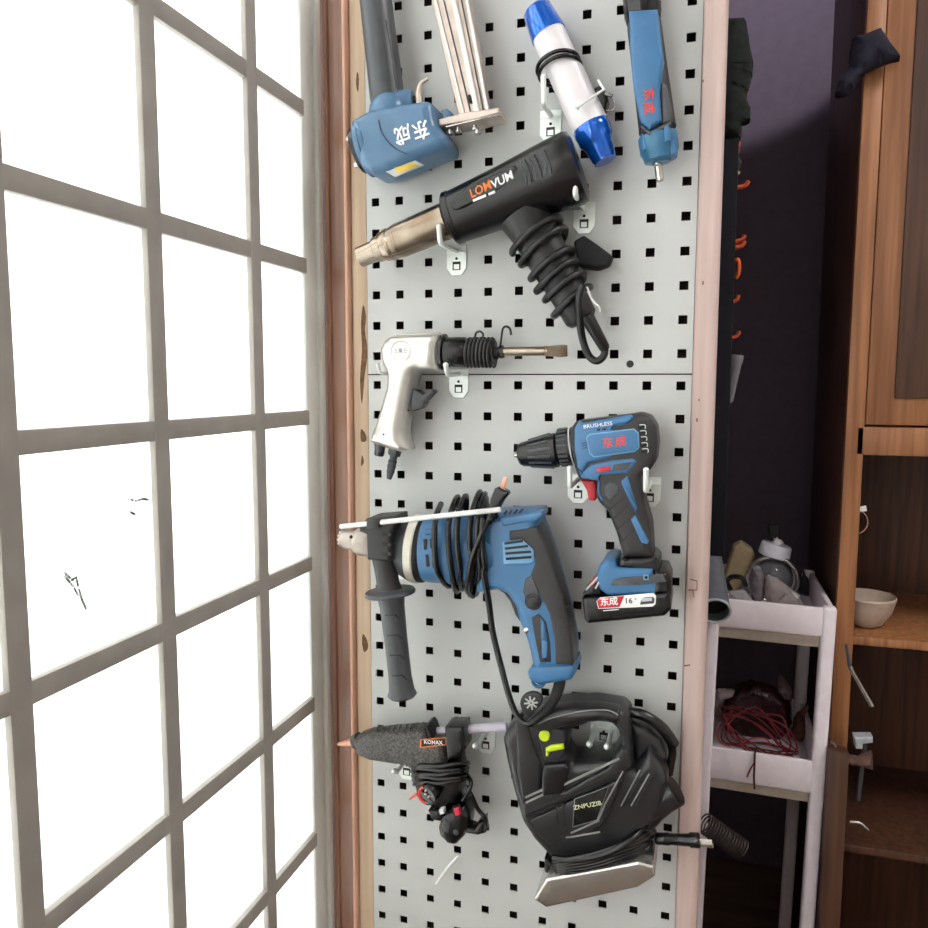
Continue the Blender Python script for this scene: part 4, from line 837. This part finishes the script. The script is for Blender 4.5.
# ------------------------------------------------------------------ hooks seen on the board
hook('zinc hook under the front of the black heat gun', 457, 251, 0.066, 0.016)
hook('zinc hook at the rear of the black heat gun', 584.5, 208, 0.070, 0.022)
hook('zinc hook beside the white tubular tool', 551, 116, 0.045, 0.026)
hook('zinc hook whose tip catches the back of the silver air hammer', 391, 372, 0.040, 0.008, plate=False, tipr=0.0022)
hook('zinc hook under the barrel of the silver air hammer', 459, 374, 0.050, 0.010)
hook('zinc hook left of the red trigger of the cordless drill', 578.5, 479, 0.066, 0.020)
hook('zinc hook right of the grip of the cordless drill', 650, 482, 0.074, 0.022)
hook('zinc hook under the glue gun body', 407, 758, 0.044, 0.004)
hook('zinc hook crossing behind the milky glue stick', 486, 731, 0.050, 0.004)
hook('zinc hook seen through the jigsaw handle', 604, 726, 0.060, 0.004, two=0.010, w=0.016, h=0.02)
hook('zinc hook just right of the corded drill side handle', 400, 557, 0.040, 0.012, w=0.010)
ctie = tb('cable_tie', None, [(436, 884, -0.012), (447, 868, -0.014), (458, 856, -0.018)], 0.0014, M_white, smooth=3); tag(ctie, 'thin white cable tie poking up left of the jigsaw base', 'cable tie')
# ------------------------------------------------------------------ dark alcove to the right
M_cart = mat('white_cart_plastic', (244, 234, 240), 0.45, var=0.03)
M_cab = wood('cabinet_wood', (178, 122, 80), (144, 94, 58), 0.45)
M_cabd = wood('shaded_dark_wood', (96, 62, 44), (70, 44, 32), 0.5)  # darker wood; shade on the cabinet side and interior is painted in
YC_ = 0.52
# white cart
ct = thing('utility_cart', at(775, 610, YC_), 'white plastic utility cart with trays standing behind the board', 'cart')
fl, fr = at(713, 612, YC_), at(830, 612, YC_)
x0, x1 = fl.x - 0.012, fr.x + 0.012; y0, y1 = YC_, YC_ + 0.30
zt = at(775, 604, YC_).z
for x in (x0, x1 - 0.024):
    for y in (y0, y1 - 0.024):
        bm = nb(); box(bm, x, x + 0.024, y, y + 0.024, ZF + 0.05, zt + 0.002, 0.006, 3); link('post', bm, M_cart, ct)
        c = Vector((x + 0.012, y, ZF + 0.025)); link('caster', lathe(c, c + Vector((0, 0.022, 0)), [(0, 0.02), (0.1, 0.0249), (0.9, 0.0249), (1, 0.02)], 20), M_blk2, ct)
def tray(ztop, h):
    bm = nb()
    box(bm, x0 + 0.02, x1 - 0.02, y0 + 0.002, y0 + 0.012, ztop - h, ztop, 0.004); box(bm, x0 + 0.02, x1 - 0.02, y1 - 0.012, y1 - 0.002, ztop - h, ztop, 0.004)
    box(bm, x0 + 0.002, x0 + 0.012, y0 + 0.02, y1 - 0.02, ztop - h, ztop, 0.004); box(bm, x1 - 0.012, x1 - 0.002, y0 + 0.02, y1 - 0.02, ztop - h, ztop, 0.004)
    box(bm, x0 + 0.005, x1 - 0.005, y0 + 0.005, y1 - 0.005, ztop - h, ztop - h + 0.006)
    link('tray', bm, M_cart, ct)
    bm = nb(); box(bm, x0 + 0.024, x1 - 0.024, y0 + 0.012, y0 + 0.02, ztop - h - 0.022, ztop - h, 0.002); link('tray_lip', bm, mat('shaded_tray_lip', (196, 184, 168), 0.5), ct)  # lip darker than the cart, its shade painted into the colour
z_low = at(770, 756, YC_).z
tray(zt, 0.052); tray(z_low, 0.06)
ct.rotation_euler.y = 0.018
zs = zt - 0.045; zl = z_low - 0.053
# things on the top tray
M_pipe = mat('grey_pipe_plastic', (112, 116, 124), 0.35)
pt = thing('grey_pipe', at(712, 610, 0.52), 'dark grey pipe leaning against the white cart beside the post', 'pipe')
A, B = at(715, 611, 0.46), at(704, 535, 0.66)
pbm = lathe(A, B, [(0, 0.026), (1, 0.026)], 32, caps=False); ax_, u_, v_ = frame_of(B - A)
link('pipe_wall', pbm, M_pipe, pt)
link('pipe_rim', tube([A + u_ * 0.0255 * math.cos(i * math.pi / 12) + v_ * 0.0255 * math.sin(i * math.pi / 12) for i in range(24)], 0.0024, 8, 1, True), M_lgrey, pt, smooth=60)
link('pipe_bore', lathe(A + ax_ * 0.02, A + ax_ * 0.021, [(0, 0.0245), (1, 0.0245)], 24), M_deep, pt)
q = [(720, 588), (733, 545), (741, 541), (752, 548), (755, 554), (741, 584), (731, 600)]
o = link('sponge_block', pillow(outl(q, 0.77, 0.004), 0.795, 0.745, 0.008, 4), mat('beige_sponge', (166, 148, 112), 0.9, bump=0.8, var=0.1), smooth=50); tag(o, 'beige foam sponge block tilted in the top tray of the cart', 'sponge')
cam_t = thing('dome_lamp', at(772, 570, 0.72), 'round glass dome lamp with a white collar in the top tray of the cart', 'lamp')
M_glass = bpy.data.materials.new('clear_glass'); M_glass.use_nodes = True
gb = M_glass.node_tree.nodes['Principled BSDF']; gb.inputs['Base Color'].default_value = (0.75, 0.76, 0.8, 1); gb.inputs['Roughness'].default_value = 0.05; gb.inputs['Transmission Weight'].default_value = 0.85
dc = at(772, 577, 0.73)
link('dome', ball(dc, 0.040, n=32), M_glass, cam_t)
link('dome_ring', tube([dc + Vector((0.0455 * math.cos(i * math.pi / 16), -0.020, 0.0455 * math.sin(i * math.pi / 16))) for i in range(32)], 0.0045, 10, 1, True), M_steel, cam_t, smooth=60)
link('inner_reflector', lathe(dc + Vector((0, 0.01, 0)), dc + Vector((0, 0.03, 0)), [(0, 0.005), (1, 0.036)], 28), M_grip, cam_t)
ca, cb_ = at(773.5, 556, 0.73), at(777, 544, 0.73)
link('collar', lathe(ca, cb_, [(0, 0.0285), (0.08, 0.0305), (0.85, 0.0295), (1, 0.0270)], 32), mat('bright_white_plastic', (236, 236, 246), 0.3), cam_t)
link('neck', lathe(cb_, at(775, 535, 0.73), [(0, 0.013), (0.35, 0.010), (0.5, 0.0045), (1, 0.0030)], 20), M_whitep, cam_t)
link('top_knob', pillow(outl([(768, 525), (779, 524.5), (779.5, 534), (775, 538), (769, 535)], 0.73, 0.001), 0.74, 0.72, 0.003, 3), M_deep, cam_t)
M_cloth = mat('grey_cloth', (128, 122, 126), 0.9, var=0.12, scale=50, bump=0.5)
def rag(px, Y, th, m, label, cat, name, seed):
    rd = random.Random(seed); bm = pillow(outl(px, Y, 0.003), Y + th / 2, Y - th / 2, th * 0.45, 4)
    for v in bm.verts: v.co += Vector((rd.uniform(-1, 1), rd.uniform(-1, 1), rd.uniform(-1, 1))) * 0.0015
    return tag(link(name, bm, m, smooth=70), label, cat)
rag([(752, 566), (760, 566), (765, 580), (764, 597), (758, 606), (752, 600), (751, 582)], 0.655, 0.03, M_cloth, 'grey cloth draped over the left of the glass dome', 'cloth', 'grey_cloth', 1)
rag([(766, 576), (775, 577), (790, 588), (800, 596), (803, 608), (785, 610), (768, 606), (764, 592)], 0.645, 0.035, mat('pale_grey_cloth', (156, 146, 144), 0.9, var=0.1, bump=0.5), 'pale grey cloth bunched in front of the glass dome', 'cloth', 'grey_cloth', 2)
rag([(729, 592), (744, 590), (753, 601), (748, 608), (730, 606)], 0.65, 0.03, mat('light_grey_cloth', (166, 162, 162), 0.9, bump=0.5), 'light grey cloth corner low beside the beige sponge', 'cloth', 'grey_cloth', 3)
A, B = at(767, 576, 0.665), at(797, 598, 0.635); d = (B - A).normalized()
o = link('scraper', obox((A + B) / 2, d, Vector((0, 1, 0)), Vector((-d.z, 0, d.x)), (B - A).length / 2, 0.004, 0.005, 0.002), mat('pale_grey_plastic', (196, 190, 190), 0.5)); tag(o, 'pale grey stick lying slanted across the glass dome', 'stick')
P = [at(731, 590, 0.68), at(727, 582, 0.68), at(732, 577, 0.67), (at(742, 578, 0.66)), at(746, 586, 0.66)]
o = link('black_strap', tube(P, 0.005, 8, 5), M_deep, smooth=60); tag(o, 'black strap curled at the foot of the beige sponge', 'strap')
rag([(796, 565), (803, 570), (812, 585), (818, 600), (806, 606), (798, 590)], 0.80, 0.04, mat('dark_grey_fur', (84, 78, 84), 0.95, var=0.2, scale=120, bump=1.0), 'dark grey fluffy duster right of the glass dome', 'duster', 'duster', 4)
# the lower tray: red wire and bags
M_rw = mat('red_wire_insulation', (132, 30, 38), 0.4); rd = random.Random(3)
P = []
for i in range(7 * 9):
    a = i * 2 * math.pi / 9; rr = 0.055 + 0.012 * rd.uniform(-1, 1)
    P.append(at(757 + 4 * rd.uniform(-1, 1), 727 + 2 * rd.uniform(-1, 1), 0.70) + Vector((rr * 1.15 * math.cos(a + i * 0.02), -0.05 + 0.025 * math.sin(a * 0.7) + 0.01 * rd.uniform(-1, 1), rr * 0.95 * math.sin(a))))
zmin = zl + 0.004
for p in P: p.z = max(p.z, zmin)
o = link('wire_coil', tube(P, 0.0016, 8, 4), M_rw, smooth=60); tag(o, 'tangled coil of dark red wire in the middle tray of the cart', 'wire')
M_rw2 = mat('bright_red_wire', (176, 62, 62), 0.35)
tb('wire_end', o, [(741, 746, 0.62), (745, 741, 0.62), (756, 738, 0.62), (766, 739, 0.62), (771, 745, 0.62)], 0.0015, M_rw2); tb('wire_end', o, [(720, 722, 0.64), (717, 730, 0.63), (720, 742, 0.63), (731, 747, 0.63)], 0.0015, M_rw2)
tb('wire_end', o, [(757, 748, 0.545), (755, 753, 0.521), (754.5, 764, 0.514), (754, 778, 0.514), (754.5, 789, 0.514)], 0.0018, mat('dark_wire', (70, 30, 30), 0.5)); tb('wire_end', o, [(754, 763, 0.514), (750, 770, 0.514), (747, 777, 0.514)], 0.0014, M_rw)
rag([(730, 688), (752, 680), (772, 686), (790, 698), (792, 722), (780, 742), (745, 742), (726, 732), (721, 708)], 0.74, 0.05, mat('dark_purple_plastic_bag', (62, 24, 36), 0.25, var=0.3), 'crumpled dark purple bag behind the red wire', 'bag', 'plastic_bag', 5)
rag([(779, 674), (786, 680), (792, 690), (791, 708), (783, 706), (778, 690)], 0.74, 0.02, mat('grey_paper', (134, 116, 120), 0.7, var=0.2), 'torn grey paper standing up behind the red wire', 'paper', 'paper_scrap', 6)
rag([(795, 716), (800, 712), (806, 704), (809, 706), (804, 716), (806, 726), (812, 733), (800, 741), (790, 735)], 0.72, 0.03, mat('brown_leather', (104, 66, 52), 0.6, var=0.2), 'brown leather scrap on the right of the middle tray', 'leather', 'leather_scrap', 7)
rag([(717, 689), (735, 690), (731, 697), (722, 700), (716, 708)], 0.70, 0.02, mat('pale_pink_plastic', (198, 180, 186), 0.5), 'pale folded sheet in the back left of the middle tray', 'sheet', 'folded_sheet', 8)
# coil spring leaning under the cart
P = []; A, B = at(703, 822, 0.475), at(742, 850, 0.498); ax_, u_, v_ = frame_of(B - A)
for i in range(15 * 12):
    f = i / (15 * 12); a = 2 * math.pi * 15 * f; P.append(A.lerp(B, f) + u_ * 0.018 * math.cos(a) + v_ * 0.018 * math.sin(a))
o = link('coil_spring', tube(P, 0.0015, 8, 0), mat('dark_spring_steel', (92, 84, 80), 0.4, metal=0.6), smooth=60); tag(o, 'dark coil spring slanting beside the cart near the floor', 'spring')
# wooden cabinet on the right
cx0 = at(844, 466, 0.60).x; cw_ = 0.42; cy0, cy1 = 0.60, 1.0
cbn = thing('wooden_cabinet', (cx0, cy0, ZF), 'tall brown wooden cabinet with an open shelf at the right', 'cabinet')
def bxp(name, m, *a, par=cbn, bev=0.002):
    bm = nb(); box(bm, *a, bev); return link(name, bm, m, par)
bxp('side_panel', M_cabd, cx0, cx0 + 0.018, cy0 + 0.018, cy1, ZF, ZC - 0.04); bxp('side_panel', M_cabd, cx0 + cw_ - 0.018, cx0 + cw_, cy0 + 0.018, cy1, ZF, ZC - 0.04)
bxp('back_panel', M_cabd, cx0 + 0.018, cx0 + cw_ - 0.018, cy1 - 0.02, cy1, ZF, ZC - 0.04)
bxp('face_stile', M_cab, cx0, cx0 + 0.030, cy0, cy0 + 0.018, ZF, ZC - 0.04); bxp('face_stile', M_cab, cx0 + cw_ - 0.030, cx0 + cw_, cy0, cy0 + 0.018, ZF, ZC - 0.04)
zr0, zr1 = at(860, 455, 0.60).z, at(860, 427, 0.60).z
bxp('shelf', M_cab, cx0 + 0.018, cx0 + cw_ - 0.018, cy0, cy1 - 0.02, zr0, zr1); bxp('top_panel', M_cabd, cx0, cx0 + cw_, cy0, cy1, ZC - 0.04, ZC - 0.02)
dr_ = bxp('door', M_cab, cx0 + 0.032, cx0 + cw_ - 0.032, cy0 + 0.004, cy0 + 0.018, zr1 + 0.004, ZC - 0.045)
bxp('door_panel', M_cabd, cx0 + 0.075, cx0 + cw_ - 0.075, cy0, cy0 + 0.006, zr1 + 0.05, ZC - 0.10, par=dr_)
zsh = at(860, 640, 0.60).z
bxp('shelf', M_cab, cx0 + 0.018, cx0 + cw_ - 0.018, cy0 + 0.02, cy1 - 0.02, zsh - 0.016, zsh)
zsl = at(860, 852, 0.60).z
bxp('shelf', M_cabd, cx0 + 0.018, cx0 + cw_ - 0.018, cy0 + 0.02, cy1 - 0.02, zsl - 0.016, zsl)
# things in the cabinet
bwl = Vector((at(868, 612, 0.68).x, 0.70, zsh))
o = link('bowl', lathe(bwl, bwl + Vector((0, 0, 0.06)), [(0, 0.02), (0.1, 0.03), (0.5, 0.045), (0.95, 0.052), (1, 0.050), (0.96, 0.049), (0.5, 0.042), (0.12, 0.026)], 28), mat('beige_ceramic', (196, 178, 160), 0.4)); tag(o, 'beige bowl on the middle shelf of the wooden cabinet', 'bowl')
lp = thing('wire_loop', at(856, 522, 0.62), 'thin wire loop with a white tag inside the cabinet', 'wire')
c = at(857, 522, 0.62); link('loop', tube([c + Vector((0.018 * math.cos(i * math.pi / 10), 0, 0.021 * math.sin(i * math.pi / 10))) for i in range(20)], 0.0008, 8, 1, True), M_copper, lp, smooth=60)
link('tag', pillow(outl([(858, 507), (866, 505.5), (867, 511), (860, 512)], 0.62), 0.6205, 0.6195, 0.0003, 1), M_white, lp)
cl_ = thing('clamp_bar', at(850, 665, 0.50), 'slim steel bar tool leaning against the cabinet beside the cart', 'tool')
lt('shaft', cl_, (846, 644), (850, 668), [(0, 0.0026), (1, 0.0034)], M_grip, 0.52); lt('shaft', cl_, (849.5, 666.5), (872, 706), [(0, 0.0046), (0.06, 0.0046), (0.1, 0.0034), (1, 0.0036)], M_steel, 0.52)
gd = thing('grey_clamp', at(862, 750, 0.58), 'pale grey clamp hanging low in the cabinet', 'clamp')
link('jaw', pillow(outl([(853, 735), (872, 735), (872, 741), (862, 742), (862, 747), (855, 747)], 0.57, 0.001), 0.585, 0.56, 0.003, 3), M_lgrey, gd)
lt('screw', gd, (865, 742), (858, 800), [(0, 0.004), (1, 0.004)], M_grip, 0.572); tb('handle', gd, [(850, 822, 0.57), (860, 823, 0.57), (868, 830, 0.57)], 0.003, M_steel)
fc = rag([(829, 738), (836, 742), (845, 755), (858, 757), (872, 751), (872, 768), (850, 764), (836, 758)], 0.53, 0.03, mat('brown_suede', (112, 82, 70), 0.9, var=0.2, bump=0.5), 'brown suede rag hanging over the bracket beside the cart', 'rag', 'suede_rag', 9)
o = link('timber_offcut', box(nb(), at(826, 800, 0.5).x, at(847, 800, 0.5).x, 0.50, 0.53, ZF, at(835, 752, 0.5).z, 0.002), M_cabd); tag(o, 'dark brown timber offcut standing between cart and cabinet', 'timber')
# side wall rail with orange hooks behind the post
rl = thing('hook_rail', (0.4175, 0.3, -0.2), 'dark vertical rail with orange hooks behind the post', 'rail')
bm = nb(); xr = at(733, 300, 0.42).x; box(bm, 0.4157, xr, 0.40, 0.44, -0.62, at(733, 142, 0.42).z, 0.002); link('rail', bm, mat('navy_black_rail', (18, 18, 26), 0.95), rl)
M_oh = mat('orange_hook_plastic', (206, 84, 44), 0.4)
for a, bb, L in ((741, 186, 10), (738, 240, 9), (738, 246, 9), (735, 300, 5), (735, 336, 6), (736, 147, 4), (735, 154, 4)):
    tb('rail_hook', rl, [(a - L, bb + 2, 0.42), (a, bb + 1, 0.42), (a + L * 0.5, bb - 1, 0.42), (a + L * 0.72, bb - 5, 0.42)], 0.0036 if L > 6 else 0.003, M_oh)
tb('rail_clip', rl, [(734, 262, 0.42), (738, 260, 0.415), (739, 270, 0.415), (736, 278, 0.42)], 0.0034, mat('bright_orange_plastic', (232, 104, 44), 0.4))
M_jk = mat('black_green_cloth', (26, 34, 30), 0.9, var=0.2, bump=0.4)
jk = rag([(716, 20), (745, 20), (753, 66), (752, 76), (748, 92), (746, 97), (750, 110), (750, 122), (741, 126), (741, 140), (716, 140)], 0.42, 0.05, M_jk, 'black cloth bag hanging at the top behind the post', 'bag', 'cloth_bag', 10)
tp_ = thing('grey_handle_tool', at(736, 370, 0.42), 'grey tapered handle hanging below the orange hooks', 'tool')
lt('handle', tp_, (737, 355), (730, 402), [(0, 0.0095), (0.03, 0.0105), (0.15, 0.0105), (0.2, 0.0090), (0.95, 0.0050), (1, 0.004)], mat('grey_handle_plastic', (132, 128, 136), 0.4), 0.42)
pch = thing('pouch', at(738, 166, 0.42), 'small dark pouch with a pale tag hanging beneath the cloth bag', 'pouch')
link('bag_body', pillow(outl([(724, 158), (738, 156), (743, 164), (741, 172), (733, 176), (724, 176)], 0.42, 0.002), 0.435, 0.41, 0.005, 4), M_deep, pch)
link('pale_tag', pillow(outl([(725, 167), (731, 163), (731.5, 174), (739, 171), (740.5, 173), (735, 177), (726, 176)], 0.405, 0.001), 0.41, 0.402, 0.001, 2), mat('pale_tag', (196, 176, 150), 0.6), pch)
rag([(835, 96), (838, 84), (848, 70), (852, 40), (880, 30), (900, 60), (880, 66), (864, 74), (852, 92), (842, 97)], 0.572, 0.062, mat('navy_cloth', (34, 34, 52), 0.9, var=0.2, bump=0.4), 'dark navy cloth bundle hung at the top corner of the wooden cabinet', 'cloth', 'navy_cloth', 12)
